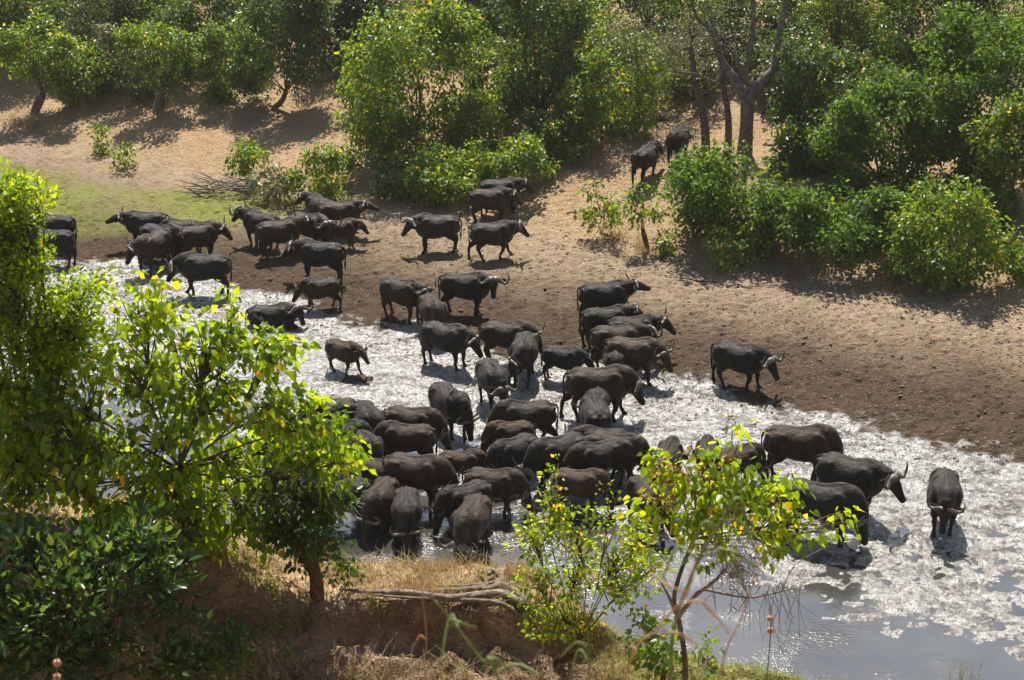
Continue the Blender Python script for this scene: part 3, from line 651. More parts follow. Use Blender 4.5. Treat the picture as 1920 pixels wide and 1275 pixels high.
far_tree(1790, 522, 1785, 440, 105, 90, 'bright', 'rightmost full bush on the bank edge, bright top leaves', dens=1.25, nb=10, tr=.08, group=FB)
far_tree(1905, 525, 1910, 480, 42, 50, 'bright', 'small bush cut by the right edge of the picture on the bank', dens=1., tr=.05, group=FB)
far_tree(1395, 500, 1395, 462, 70, 38, 'bright', 'low yellow-green bush at the foot of the wide dark green bush', dens=.55, tr=.03, stems=4, yellow=.05, group=FB)
far_tree(760, 375, 752, 325, 52, 45, 'mid', 'low bush left of the bright one behind the brown-backed buffalo', dens=.8, tr=.04, stems=3, group=FB)
far_tree(838, 378, 838, 325, 66, 48, 'bright', 'low bright bush in front of the large spreading tree', dens=1., tr=.05, stems=3, group=FB)
far_tree(972, 352, 972, 305, 68, 50, 'bright', 'low bush behind the walking bull, above and to its right', dens=.9, tr=.05, stems=3, group=FB)
far_tree(900, 345, 905, 300, 45, 40, 'bright', 'small bush between the two low bright ones in the centre', dens=.9, tr=.04, stems=2, group=FB)
far_tree(603, 382, 600, 330, 46, 52, 'bright', 'knee-high leafy bush right of the brushwood pile', dens=.8, tr=.04, stems=4, group=FB)
far_tree(645, 345, 642, 302, 28, 34, 'bright', 'small sapling with a rounded head on the straw slope, centre left', dens=.8, tr=.03, group=FB)
far_tree(462, 345, 460, 292, 36, 40, 'bright', 'sapling with a rounded head over the brushwood pile', dens=.6, tr=.03, stems=2, group=FB)
far_tree(510, 382, 508, 342, 45, 32, 'sage', 'low wiry shrub half dry between the brushwood and the knee-high bush', dens=.6, tr=.03, stems=4, group=FB)
far_tree(1150, 450, 1132, 392, 46, 42, 'bright', 'sparse sapling clump with bare canes on the straw bank', 'sapling', 'sapling', .35, tr=.025, stems=6, twigs=True, bark=M_barkred)
far_tree(1216, 472, 1208, 382, 34, 42, 'bright', 'tall thin sapling with upright canes left of the wide dark bush', 'sapling', 'sapling', .35, tr=.03, stems=5, twigs=True, bark=M_barkred)
far_tree(1246, 480, 1246, 460, 16, 20, 'bright', 'little leafy shoot at the foot of the tall thin sapling', 'sapling', 'sapling', .6, tr=.02)
far_tree(183, 290, 183, 258, 22, 30, 'bright', 'tiny sapling on the straw slope below the far left small tree', 'sapling', 'sapling', .4, tr=.02, stems=2)
far_tree(232, 318, 230, 290, 26, 22, 'bright', 'tiny low sapling to the lower left of the brushwood pile', 'sapling', 'sapling', .35, tr=.02, stems=2)
# back rows
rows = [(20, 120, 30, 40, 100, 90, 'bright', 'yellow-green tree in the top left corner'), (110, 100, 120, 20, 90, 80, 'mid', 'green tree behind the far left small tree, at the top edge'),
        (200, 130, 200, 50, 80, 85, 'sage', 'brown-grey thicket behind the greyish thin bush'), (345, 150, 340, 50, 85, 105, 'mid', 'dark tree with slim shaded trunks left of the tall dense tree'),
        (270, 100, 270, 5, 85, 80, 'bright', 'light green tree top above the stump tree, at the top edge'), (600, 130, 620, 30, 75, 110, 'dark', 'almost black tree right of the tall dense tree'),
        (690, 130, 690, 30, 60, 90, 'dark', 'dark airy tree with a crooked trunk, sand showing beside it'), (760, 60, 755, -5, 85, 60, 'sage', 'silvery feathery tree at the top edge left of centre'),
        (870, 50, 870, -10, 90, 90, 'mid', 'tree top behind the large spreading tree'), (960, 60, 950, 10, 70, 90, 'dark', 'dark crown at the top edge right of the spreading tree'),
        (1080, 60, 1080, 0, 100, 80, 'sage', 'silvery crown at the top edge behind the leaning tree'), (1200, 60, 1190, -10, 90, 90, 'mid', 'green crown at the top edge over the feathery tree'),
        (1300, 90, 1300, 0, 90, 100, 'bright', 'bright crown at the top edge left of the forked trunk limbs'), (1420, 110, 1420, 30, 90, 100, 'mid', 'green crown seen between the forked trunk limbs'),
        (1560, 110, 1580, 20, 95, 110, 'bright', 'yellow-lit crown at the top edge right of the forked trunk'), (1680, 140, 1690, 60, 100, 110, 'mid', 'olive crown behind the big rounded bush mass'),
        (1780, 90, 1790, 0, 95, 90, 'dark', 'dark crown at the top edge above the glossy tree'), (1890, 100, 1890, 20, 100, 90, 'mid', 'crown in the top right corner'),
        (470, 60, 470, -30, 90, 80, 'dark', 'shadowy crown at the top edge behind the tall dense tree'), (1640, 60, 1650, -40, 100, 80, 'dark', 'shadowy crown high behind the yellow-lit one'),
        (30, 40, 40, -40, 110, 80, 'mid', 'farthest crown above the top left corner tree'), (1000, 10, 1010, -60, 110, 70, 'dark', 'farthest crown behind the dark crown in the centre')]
FS = 1.18
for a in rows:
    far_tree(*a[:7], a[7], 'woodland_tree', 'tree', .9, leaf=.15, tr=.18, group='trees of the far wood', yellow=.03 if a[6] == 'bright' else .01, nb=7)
rd = random.Random(5)
for k in range(45):   # wood beyond the rows
    x = -46+92*(k % 15)/14+rd.uniform(-2, 2); y = 84+9*(k//15)+rd.uniform(-2.5, 2.5); z = H(x, y)
    if abs(x-1.5) < 3.2 and y < 88: continue
    hx = rd.uniform(2.8, 4.0); hz = rd.uniform(2.6, 3.6); c = Vector((x, y, z+hz+.1))
    tree('woodland_tree', 'dense crown in the dark wood behind the nearer trees', 'tree', (x, y, z), auto_blobs(c, hx, hx*.8, hz, k, 6), rd.choice(['mid', 'dark', 'bright', 'sage', 'bright', 'mid']), .2, .65, 330, 9, .45, .6, .2, seed=k+900, group='trees deep in the far wood', twigs=False)

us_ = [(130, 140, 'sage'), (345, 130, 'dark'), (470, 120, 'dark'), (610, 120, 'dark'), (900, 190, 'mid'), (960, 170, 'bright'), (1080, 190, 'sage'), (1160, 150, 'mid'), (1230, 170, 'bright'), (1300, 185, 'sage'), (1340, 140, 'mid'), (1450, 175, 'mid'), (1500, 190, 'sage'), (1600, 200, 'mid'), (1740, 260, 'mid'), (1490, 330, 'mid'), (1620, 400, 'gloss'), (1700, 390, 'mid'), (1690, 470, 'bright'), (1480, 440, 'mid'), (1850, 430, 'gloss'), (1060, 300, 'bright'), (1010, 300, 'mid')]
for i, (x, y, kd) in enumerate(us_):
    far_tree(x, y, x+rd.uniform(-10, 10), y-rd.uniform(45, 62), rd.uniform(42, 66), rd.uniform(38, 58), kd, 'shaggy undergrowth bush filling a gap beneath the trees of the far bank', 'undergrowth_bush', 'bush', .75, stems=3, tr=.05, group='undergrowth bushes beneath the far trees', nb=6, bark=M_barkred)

# great forked tree
def forked_tree():
    g = ground(1395, 292); s = pxscale(g); b = Vector(g)
    P = lambda px, py, dy=0: at_y(px, py, g.y+dy)
    root = empty('forked_tree', g); tag(root, 'great old tree with a thick forked grey trunk and bare limbs rising out of frame', 'tree')
    m = MB(); L = lambda *pts: [p-b for p in pts]
    m.tube(L(b-Vector((0, 0, .3)), P(1396, 285), P(1400, 235), P(1402, 180)), [.46, .33, .27, .30], 14)
    limbs = [([P(1402, 185), P(1378, 150, .1), P(1352, 110, .4), P(1340, 60, .6), P(1325, 5, .7), P(1300, -70, .8)], [.26, .2, .15, .13, .10, .05]),
             ([P(1402, 190), P(1432, 150, -.2), P(1452, 125, 0), P(1462, 60, 0), P(1478, -20, .2), P(1490, -80, 0)], [.27, .22, .17, .12, .10, .06]),
             ([P(1400, 190), P(1395, 150, .5), P(1408, 80, .8), P(1412, 0, 1), P(1405, -70, 1)], [.2, .15, .12, .10, .06]),
             ([P(1355, 130, .3), P(1340, 155, 0), P(1310, 140, -.3), P(1270, 135, -.5)], [.10, .09, .06, .03]),
             ([P(1352, 115, .4), P(1335, 60, .2), P(1305, 30, 0), P(1292, -30, 0)], [.10, .09, .07, .04]),
             ([P(1396, 165, .3), P(1375, 100, 0), P(1345, 80, -.2)], [.10, .07, .03]),
             ([P(1445, 135, 0), P(1470, 100, .3), P(1500, 60, .5)], [.08, .05, .02])]
    for p, r in limbs: m.tube(L(*p), r, 10)
    link('trunk', m.mesh('forked_trunk'), M_barkgrey, root)
    r = np.random.default_rng(4); C = []
    for px, py, n in ((1300, 60, 14), (1340, 20, 16), (1400, 30, 14), (1480, 40, 12), (1440, -20, 14), (1330, -30, 14), (1265, 120, 6), (1500, 90, 6)):
        for k in range(n): C.append(np.array(P(px+r.normal()*28, py+r.normal()*28, r.normal()*1.2)-b))
    C = np.array(C); n = len(C)*12; ci = np.repeat(np.arange(len(C)), 12)
    pos = C[ci]+rand_unit(r, n)*.35*r.random(n)[:, None]
    link('crown', leaves('forked_crown', pos, rand_unit(r, n)+np.array([0, 0, -.5]), .09+.05*r.random(n), .06+.02*r.random(n), r.random(n)*.85, r), LM['sage'], root)
forked_tree()
for (bx, by, tx, ty, r0, lb) in ((1325, 292, 1295, 90, .16, 'slim dark trunk leaning left, beside the forked tree and the climbing buffaloes'), (1365, 285, 1352, 100, .14, 'slim dark trunk just left of the forked tree'), (1560, 110, 1575, -20, .2, 'paired dark trunk rising at the top right of the forked tree')):
    g = ground(bx, by); top = at_y(tx, ty, g.y+.3)
    tree('slim_tree', lb, 'tree', g, [(top+Vector((0, 0, .6)), (1.3, 1.3, 1.1), 1), (top+Vector((-.8, .4, -.2)), (.9, .9, .7), .6)], 'sage', .10, .6, 90, 9, .3, .5, r0, seed=bx, trunkpts=[g.lerp(top, .35)+Vector((.12, 0, 0)), g.lerp(top, .7), top])

# ------------------------------------------------------------------ grass tufts
def blades(name, P, hgt, n_per, spread, kind, label, cat, r, wd=.012, lean=.45, nseg=3, vlo=0, vhi=1, varr=None):
    n = len(P)*n_per; ci = np.repeat(np.arange(len(P)), n_per)
    base = P[ci].copy(); base[:, :2] += r.normal(size=(n, 2))*spread; base[:, 2] = height(base[:, 0], base[:, 1])-.02
    h = hgt*(.45+.75*r.random(n)) if np.isscalar(hgt) else hgt[ci]*(.45+.75*r.random(n))
    ang = r.random(n)*6.283; ld = np.stack([np.cos(ang), np.sin(ang), 0*ang], 1)*(lean*(.2+r.random(n)))[:, None]
    sd = np.stack([-np.sin(ang+r.normal(size=n)), np.cos(ang), 0*ang], 1)
    V = []
    for k in range(nseg+1):
        t = k/nseg; c = base+ld*(h*t*t)[:, None]; c[:, 2] += h*t*(1-.25*lean*t)
        w_ = wd*(1-t*.85); V.append(c-sd*w_*.5); V.append(c+sd*w_*.5)
    V = np.stack(V, 1); b = np.arange(n)[:, None]*(2*nseg+2)
    q = np.concatenate([b+np.array([2*k, 2*k+1, 2*k+3, 2*k+2]) for k in range(nseg)], 1).reshape(-1, 4)
    var = vlo+(vhi-vlo)*r.random(n)
    me = np_mesh(name, V.reshape(-1, 3), q, {'var': ('FACE', 'FLOAT', np.repeat(var, nseg))})
    return tag(link(name, me, LM[kind]), label, cat, kind='stuff')
r = np.random.default_rng(11)
def scatter(n, x0, x1, y0, y1, cond):
    x = r.uniform(x0, x1, n); y = r.uniform(y0, y1, n); k = cond(x, y); x = x[k]; y = y[k]
    return np.stack([x, y, height(x, y)], 1)
# near bank straw
P = scatter(2900, -9, 1.4, 14.4, 18.6, lambda x, y: ~((x > -3.0) & (x < 1) & (y < 17.0) & (y > 15.6) & (fbm(x*1.1, y*1.1, 49, 2) > -.2)) & (fbm(x*1.3, y*1.3, 41, 3) > -.12))
blades('dry_grass', P, .26, 9, .07, 'grass', 'straw coloured dry grass over the near bank and the earth mound', 'grass', r, .010, 1.0)
P = scatter(420, -3.4, 1.2, 14.6, 16.4, lambda x, y: fbm(x*1.5, y*1.5, 43, 3) > -.05)
blades('dry_weeds', P, .42, 6, .06, 'grass', 'long bent dry stalks hanging over the bare earth cut', 'grass', r, .010, 1.1)
P = scatter(2600, 1.0, 9, 15.2, 18.3, lambda x, y: x > 0)
blades('green_grass', P, .16, 12, .08, 'ggrass', 'short green and straw grass on the near bank at the lower right', 'grass', r, .009, .8)
P = scatter(1000, -3.4, .3, 17.0, 18.2, lambda x, y: fbm(x*1.8, y*1.8, 47, 3) > .0)
blades('golden_grass', P, .27, 7, .06, 'grass', 'tall golden grass on top of the earth mound', 'grass', r, .009, .55, vhi=.7)
P = scatter(420, -5.5, .8, 15.2, 17.9, lambda x, y: fbm(x*2.2, y*2.2, 48, 3) > .08)
blades('green_weeds', P, .16, 16, .05, 'ggrass', 'small green weeds growing among the straw of the earth mound', 'weeds', r, .022, 1.0, 2)
# hill straw & meadow
P = scatter(15000, -34, 34, 50, 90, lambda x, y: (vcoord(x, y) > 51.5) & (fbm(x*.35, y*.35, 44, 3) > -.10) & (np.abs(x) < .42*y))
blades('hill_grass', P, .13, 5, .14, 'grass', 'thin dry straw covering the far slope', 'grass', r, .022, 1.2, 2, vhi=.75)
P = scatter(9000, -30, -3, 46, 62, lambda x, y: (vcoord(x, y) > np.interp(x, [-17, -11, -7.5, -4], [42, 46, 50, 53])) & (vcoord(x, y) < np.interp(x, [-17, -9], [47.8, 51])) & (np.interp(x, [-30, -6, -3], [1, 1, 0]) > r.random(len(x))))
blades('meadow_grass', P, .11, 6, .12, 'ggrass', 'short green grass patch behind the far left buffaloes', 'grass', r, .02, .8, 2)
tus = [(55, 235, .5), (85, 240, .5), (35, 225, .4), (300, 215, .35), (240, 200, .5), (165, 200, .5), (1090, 290, .5), (1120, 300, .5), (1060, 300, .4), (1140, 280, .4), (700, 380, .3), (860, 390, .3), (800, 385, .3), (540, 385, .35), (1160, 455, .45), (1215, 475, .5), (1480, 510, .25), (1700, 530, .3), (1840, 540, .3), (950, 380, .3)]
P = np.array([list(ground(a, b)) for a, b, c in tus]); Hh = np.array([c for a, b, c in tus])*1.3
P = np.repeat(P, 9, 0); Hh = np.repeat(Hh, 9); P[:, :2] += r.normal(size=(len(P), 2))*.45
blades('dry_tussocks', P, Hh, 26, .12, 'grass', 'brown dry tussocks round the bushes of the far bank', 'grass', r, .016, .6, vhi=.6)

# ------------------------------------------------------------------ near bank vegetation
def near_tree(name, label, cat, bx, by, yb, blobs, **kw):
    """base pixel (bx,by) at depth yb; blobs (px,py,rx,ry,weight,dy)"""
    p = at_y(bx, by, yb); p.z = H(p.x, p.y); bl = []
    for px, py, rx, ry, w_, dy in blobs:
        c = at_y(px, py, yb+dy); s = pxscale(c); bl.append((c, (rx/s, max(.45, .8*min(rx, ry)/s), ry/s), w_))
    return tree(name, label, cat, p, bl, **kw)
near_tree('small_leaved_tree', 'light green small-leaved tree filling the left edge of the picture', 'tree', -60, 1010, 17.6,
          [(15, 420, 50, 70, .8, .3), (35, 500, 60, 55, .7, 0), (-10, 520, 90, 120, 1.4, .4), (70, 610, 90, 85, 1.4, 0), (110, 575, 45, 35, .3, 0), (0, 720, 110, 110, 1.5, -.2), (95, 690, 60, 60, .7, .2), (50, 370, 35, 35, .25, .3), (20, 350, 35, 30, .25, .1), (75, 392, 34, 9, .06, 0), (160, 540, 36, 14, .25, 0), (130, 620, 55, 60, .8, .1), (-20, 420, 50, 70, .6, .3), (30, 800, 90, 70, 1, -.1)],
          kind='near', leaf=.078, lw=.5, ncl=980, per=16, crad=.20, droop=.15, trunk_r=.13, seed=3, twig_r=.006)
near_tree('broad_leaved_tree', 'big bright yellow-green tree with large drooping leaves over the left of the river', 'tree', 345, 1050, 17.0,
          [(265, 590, 75, 45, .55, .6), (290, 560, 30, 30, .2, .6), (440, 580, 28, 25, .12, .4), (390, 640, 100, 55, .95, .3), (515, 668, 50, 42, .6, 0), (250, 690, 95, 70, 1., .5), (400, 740, 120, 65, 1.3, 0), (520, 760, 70, 60, .7, -.2), (610, 790, 60, 38, .45, -.2), (640, 870, 40, 45, .35, -.3), (575, 860, 50, 50, .4, 0), (150, 760, 85, 75, .9, .3), (290, 830, 120, 55, 1., 0), (430, 860, 90, 55, .7, .2), (110, 860, 90, 60, .7, -.2), (230, 910, 90, 45, .5, 0), (400, 960, 80, 50, .7, .4), (330, 900, 80, 45, .7, 0), (300, 965, 70, 40, .5, -.1), (370, 1015, 50, 30, .3, -.1), (470, 985, 50, 45, .4, 0), (200, 960, 70, 35, .4, -.1), (180, 850, 80, 45, .6, .2), (40, 930, 70, 35, .4, 0), (520, 840, 60, 40, .4, .1), (470, 920, 60, 60, .4, .5), (430, 1030, 55, 40, .3, .6), (60, 800, 70, 70, .6, 0)],
          kind='near', leaf=.12, lw=.64, ncl=700, per=10, crad=.25, droop=1.1, trunk_r=.085, seed=8, T=LTH, yellow=.008, twig_r=.008,
          trunkpts=[at_y(355, 1000, 17.0), at_y(330, 940, 17.0), at_y(335, 880, 17.1)])
p = at_y(120, 1010, 17.2)
near_tree('leaning_tree', 'leaning reddish trunk with thin foliage behind the dark bush at the left', 'tree', 260, 1010, 17.3,
          [(60, 900, 70, 50, .5, 0), (20, 860, 50, 50, .4, 0), (130, 820, 60, 40, .5, 0)], kind='near', leaf=.12, ncl=90, per=9, crad=.22, droop=1., trunk_r=.10, seed=9, T=LTH, bark=M_barkred,
          trunkpts=[at_y(235, 985, 17.3), at_y(190, 955, 17.25), at_y(150, 905, 17.2), at_y(120, 860, 17.2)])
near_tree('small_tree', 'small tree with a reddish forked trunk standing on the earth mound', 'tree', 592, 1112, 17.15,
          [(560, 850, 60, 45, .5, .1), (630, 840, 40, 40, .35, .2), (510, 900, 50, 55, .6, 0), (580, 930, 70, 50, .8, .1), (520, 980, 60, 40, .6, -.1), (620, 960, 40, 35, .3, 0), (560, 1025, 50, 32, .5, .1), (600, 1010, 40, 30, .35, -.1), (640, 1060, 30, 20, .18, .1)],
          kind='mid', leaf=.09, lw=.6, ncl=270, per=12, crad=.17, droop=.4, trunk_r=.085, seed=12, bark=M_barkred, twig_r=.006, yellow=.01,
          trunkpts=[at_y(592, 1080, 17.1), at_y(575, 1050, 17.1), at_y(545, 1000, 17.1)])
near_tree('dark_bush', 'dark glossy-leaved bush in the lower left corner', 'bush', 130, 1290, 15.2,
          [(60, 1020, 75, 55, .7, .5), (180, 1040, 90, 50, .9, .4), (270, 1000, 55, 45, .55, .5), (120, 1120, 130, 80, 1.6, 0), (270, 1090, 70, 55, .8, .2), (40, 1210, 100, 80, 1.4, -.2), (180, 1220, 110, 70, 1.2, 0), (330, 1240, 60, 30, .4, 0), (340, 1150, 40, 28, .2, .2), (320, 1060, 45, 30, .3, .3), (-10, 1100, 90, 90, 1., .2)],
          kind='bushdark', leaf=.14, lw=.42, ncl=440, per=10, crad=.22, droop=-.35, trunk_r=.07, seed=14, stems=4, twig_r=.006)
near_tree('small_shrub', 'low light green shoots right of the dark bush at the bottom', 'bush', 400, 1270, 15.4, [(400, 1225, 60, 32, 1, 0), (330, 1250, 60, 30, .8, 0), (440, 1215, 22, 22, .3, 0)],
          kind='mid', leaf=.09, lw=.42, ncl=90, per=12, crad=.14, droop=-.6, trunk_r=.03, seed=15, stems=4, twig_r=.005)
near_tree('airy_shrub', 'airy shrub with small yellowing leaves right of the earth mound', 'bush', 1050, 1225, 16.6,
          [(1030, 960, 45, 45, .4, .1), (1000, 1010, 40, 40, .4, 0), (1080, 1000, 55, 40, .55, 0), (1010, 1090, 45, 45, .5, 0), (1080, 1080, 55, 50, .6, .1), (1160, 1040, 55, 40, .55, .1), (1200, 1010, 40, 35, .35, 0), (1170, 1100, 60, 35, .55, -.1), (1050, 1160, 60, 45, .7, 0), (1140, 950, 30, 20, .12, 0), (1220, 1070, 35, 30, .25, 0), (1040, 890, 12, 30, .06, 0)],
          kind='near', leaf=.066, lw=.68, ncl=250, per=12, crad=.15, droop=.3, trunk_r=.035, seed=16, bark=M_barkred, stems=4, twig_r=.006, yellow=.07)
near_tree('river_sapling', 'slender sapling with drooping bright leaves at the lower centre right', 'tree', 1288, 1300, 15.6,
          [(1250, 880, 40, 32, .35, .1), (1330, 900, 70, 45, .8, 0), (1310, 950, 70, 45, .7, .1), (1400, 940, 65, 55, .75, -.1), (1225, 950, 35, 40, .3, 0), (1460, 940, 45, 50, .45, 0), (1440, 1000, 60, 32, .4, .1), (1490, 980, 30, 35, .22, -.1), (1340, 1020, 60, 30, .3, .1), (1392, 815, 20, 14, .10, 0), (1580, 978, 26, 12, .10, 0), (1225, 850, 20, 15, .07, 0), (1330, 850, 20, 12, .07, 0), (1545, 975, 14, 9, .04, 0)],
          kind='near', leaf=.11, lw=.66, ncl=185, per=8, crad=.20, droop=1.2, trunk_r=.034, seed=17, T=LTH, yellow=.03, twig_r=.008,
          trunkpts=[at_y(1285, 1250, 15.65), at_y(1272, 1160, 15.7), at_y(1265, 1110, 15.7), at_y(1300, 1010, 15.7)])
near_tree('low_shrub', 'low leafy shoots at the foot of the slender sapling', 'bush', 1250, 1260, 15.9, [(1215, 1190, 55, 22, .8, 0), (1240, 1230, 50, 28, .8, 0), (1330, 1235, 40, 22, .4, 0)],
          kind='bright', leaf=.10, ncl=50, per=8, crad=.13, droop=.5, trunk_r=.02, seed=18, stems=3, twig_r=.005, T=LTH)
# bare branches with a dry tangle at the sapling
def bare_branches():
    b = at_y(1268, 1150, 15.7); root = empty('dead_branches', b); tag(root, 'bare dead branches with a grey dry tangle hanging right of the slender sapling', 'branch')
    m = MB(); rr = random.Random(3); A = lambda x, y, d=0: at_y(x, y, 15.7+d)-b
    m.tube([A(1268, 1160), A(1305, 1115, -.1), A(1345, 1085, -.1), A(1370, 1050, 0)], [.035, .028, .02, .012], 7)
    m.tube([A(1320, 1105), A(1400, 1120, .1), A(1450, 1112, .1), A(1500, 1100, .2), A(1545, 1088, .2)], [.018, .014, .010, .007, .004], 6)
    m.tube([A(1268, 1150), A(1250, 1110), A(1232, 1080, .1)], [.03, .018, .008], 6)
    m.tube([A(1465, 1110, .1), A(1490, 1060, .1), A(1540, 1030, .2)], [.008, .005, .003], 5)
    m.tube([A(1300, 1020, 0), A(1420, 1030, .2), A(1465, 1075, .2)], [.008, .006, .003], 5)
    for k in range(26):
        x = rr.uniform(1330, 1520); y = rr.uniform(1090, 1120)
        m.tube([A(x, y), A(x+rr.uniform(-25, 25), y+rr.uniform(10, 60), .1), A(x+rr.uniform(-40, 40), y+rr.uniform(30, 110), .1)], [.005, .0035, .002], 4, sub=2)
    link('branch', m.mesh('dead_branches'), M_twig, root)
    t = MB()
    for k in range(230):
        x = rr.gauss(1385, 24); y = rr.gauss(1065, 26); d = rr.uniform(-.2, .2)
        a = rr.uniform(0, 6.28); l = rr.uniform(10, 26)
        t.tube([A(x, y, d), A(x+math.cos(a)*l*.5+rr.uniform(-5, 5), y+math.sin(a)*l*.5, d+rr.uniform(-.05, .05)), A(x+math.cos(a)*l, y+math.sin(a)*l, d+rr.uniform(-.1, .1))], [.005, .0045, .003], 4, sub=1, cap=False)
    link('tangle', t.mesh('tangle'), M_twig, root)
bare_branches()
# dead reddish leaves in the sapling
def dry_cluster():
    b = at_y(1260, 900, 15.6); root = empty('dry_leaf_clusters', b); tag(root, 'withered reddish brown leaves hanging within the slender sapling crown', 'dry leaves')
    r = np.random.default_rng(3); C = np.array([at_y(px+r.normal()*14, py+r.normal()*14, 15.5+r.normal()*.15)-b for px, py in [(1262, 880)]*9+[(1300, 920)]*5+[(1370, 870)]*6+[(1240, 930)]*4+[(1420, 960)]*3])
    n = len(C)*16; ci = np.repeat(np.arange(len(C)), 16)
    link('leaves', leaves('dry', C[ci]+rand_unit(r, n)*.1*r.random(n)[:, None], rand_unit(r, n)+np.array([0, 0, -.6]), .05+.03*r.random(n), .025+.015*r.random(n), r.random(n), r), LM['dry'], root)
dry_cluster()

# roots and log on the mound
def roots():
    b = at_y(840, 1120, 16.3); root = empty('twisted_roots', b); tag(root, 'weathered twisted grey roots lying along the top edge of the bare earth cut', 'roots')
    A = lambda x, y, d=0: ground(x, y, 14.4)-b+Vector((0, -.03, .09)); m = MB()
    m.tube([A(640, 1118, .3), A(700, 1120, .05), (A(770, 1124, -.05)), A(840, 1132, -.1), A(900, 1126, -.1), A(950, 1128, -.05), A(985, 1160, -.1), A(1000, 1200, -.15)], [.015, .032, .042, .05, .062, .065, .05, .025], 10, (0, 0, 1))
    m.tube([A(905, 1118, .2), A(935, 1108, .15), A(940, 1092, .2), A(922, 1080, .3), A(916, 1090, .35)], [.035, .048, .045, .036, .022], 10, (0, 0, 1))
    m.tube([A(780, 1118, .0), A(860, 1118, 0), A(915, 1112, .05)], [.02, .04, .05], 8, (0, 0, 1))
    m.tube([A(930, 1100, .1), A(962, 1120, 0), A(985, 1150, -.1), A(1005, 1185, -.1)], [.04, .05, .04, .02], 8, (0, 0, 1))
    m.tube([A(940, 1125), A(975, 1142, -.1), A(1010, 1175, -.05)], [.05, .045, .02], 8, (0, 0, 1))
    m.tube([A(700, 1128), A(780, 1136), A(860, 1140), A(940, 1142), A(990, 1175)], [.012, .022, .028, .03, .015], 7, (0, 0, 1))
    m.tube([A(820, 1112), A(880, 1108), A(930, 1100), A(945, 1085)], [.01, .02, .026, .02], 7, (0, 0, 1))
    rr = random.Random(6)
    for k in range(16):
        x = rr.uniform(660, 1000); y = 1125+max(0, x-930)*.5
        m.tube([A(x, y, 0), A(x+rr.uniform(-20, 20), y+rr.uniform(10, 40), -.05), A(x+rr.uniform(-30, 30), y+rr.uniform(30, 100), -.05)], [.009, .006, .003], 5, sub=2)
    link('root', m.mesh('roots'), M_root, root)
roots()
# clods fallen from the cut
M_clod = simple_mat('earth_clod', (.14, .09, .06), (.34, .23, .15), 6, .95, 1, .03, .1)
mb = MB(); rr = random.Random(8)
for k in range(420):
    x = rr.uniform(-3.4, 1.2); y = rr.uniform(15.3, 16.6); s_ = rr.uniform(.008, .03)
    mb.ball((x, y, H(x, y)), (s_*rr.uniform(.8, 1.9), s_, s_*.7), 5, 4, Matrix.Rotation(rr.uniform(0, 6), 3, 'Z'))
tag(link('earth_clods', mb.mesh('clods', False), M_clod), 'loose reddish clods on the face of the bare earth cut', 'soil', kind='stuff')
M_mudclod = simple_mat('mud_clod', (.05, .035, .024), (.14, .10, .07), 6, .8, 1, .03, .4)
mb = MB()
for k in range(5200):
    y = rr.uniform(38, 60); x = rr.uniform(-.36, .36)*y; v_ = .49*x+.87*y
    if not 38 < v_ < 51.5: continue
    s_ = rr.uniform(.02, .055); mb.ball((x, y, H(x, y)+s_*.1), (s_*rr.uniform(1, 1.9), s_, s_*.6), 5, 4, Matrix.Rotation(rr.uniform(0, 6), 3, 'Z'))
tag(link('mud_crumbs', mb.mesh('crumbs', False), M_mudclod), 'dark crumbs of trampled mud scattered over the dry mud belt', 'soil', kind='stuff')

# fallen sticks, brushwood, dung
def stick(pts, r0, label, name='fallen_branch', cat='branch', mat_=M_twig, ymin=24.5):
    P = [ground(x, y, ymin)+Vector((0, 0, r0*.8)) for x, y in pts]; b = P[0].copy(); root = empty(name, b); tag(root, label, cat)
    m = MB(); k = len(P); m.tube([p-b for p in P], [r0*(1-.7*i/(k-1)) for i in range(k)], 7, (0, 0, 1)); link('stick', m.mesh('stick'), mat_, root)
stick([(1278, 522), (1310, 528), (1340, 531), (1355, 536)], .045, 'thin dark fallen branch lying on the sandy bank, left of two')
stick([(1362, 540), (1385, 537), (1400, 541), (1448, 537)], .05, 'crooked fallen branch lying on the sandy bank, right of two')
stick([(1062, 402), (1090, 396), (1110, 388)], .03, 'short dark stick on the straw slope above the walking bull')
def pale_log():
    g = ground(1055, 180, 60); b = g+Vector((0, 0, .5)); root = empty('fallen_log', b); tag(root, 'pale fallen log propped in the shade right of the dark leaning tree', 'log')
    A = lambda x, y: at_y(x, y, g.y)-b; m = MB(); m.tube([A(1028, 168), A(1058, 170), A(1085, 184), A(1100, 172)], [.16, .13, .09, .05], 9); m.tube([A(1058, 172), A(1080, 190), A(1095, 205)], [.08, .06, .03], 7)
    link('log', m.mesh('log'), M_root, root)
pale_log()
def brush_pile():
    g = ground(440, 362); root = empty('brushwood_pile', g); tag(root, 'pile of dead brown brushwood at the edge of the green grass', 'brushwood')
    m = MB(); rr = random.Random(2)
    for k in range(70):
        x = rr.uniform(-1.6, 1.6); z = rr.uniform(.05, .75)*(1-abs(x)/2.2); y = rr.uniform(-.6, .6); a = rr.gauss(.1, .35)+(math.pi if rr.random() < .5 else 0); l = rr.uniform(.5, 1.5); e = rr.gauss(.12, .2)
        d = Vector((math.cos(a)*math.cos(e), rr.gauss(0, .3), abs(math.sin(e)))); p0 = Vector((x, y, z)); r0 = rr.uniform(.012, .045)
        m.tube([p0, p0+d*l*.5+Vector((0, 0, rr.uniform(-.05, .05))), p0+d*l], [r0, r0*.7, r0*.3], 5, sub=2)
    link('branches', m.mesh('brush'), M_twig, root)
brush_pile()
M_dung = simple_mat('dung', (.03, .016, .008), (.09, .05, .025), 9, .8, 1, .03, .3)
g = ground(672, 712); mb = MB()
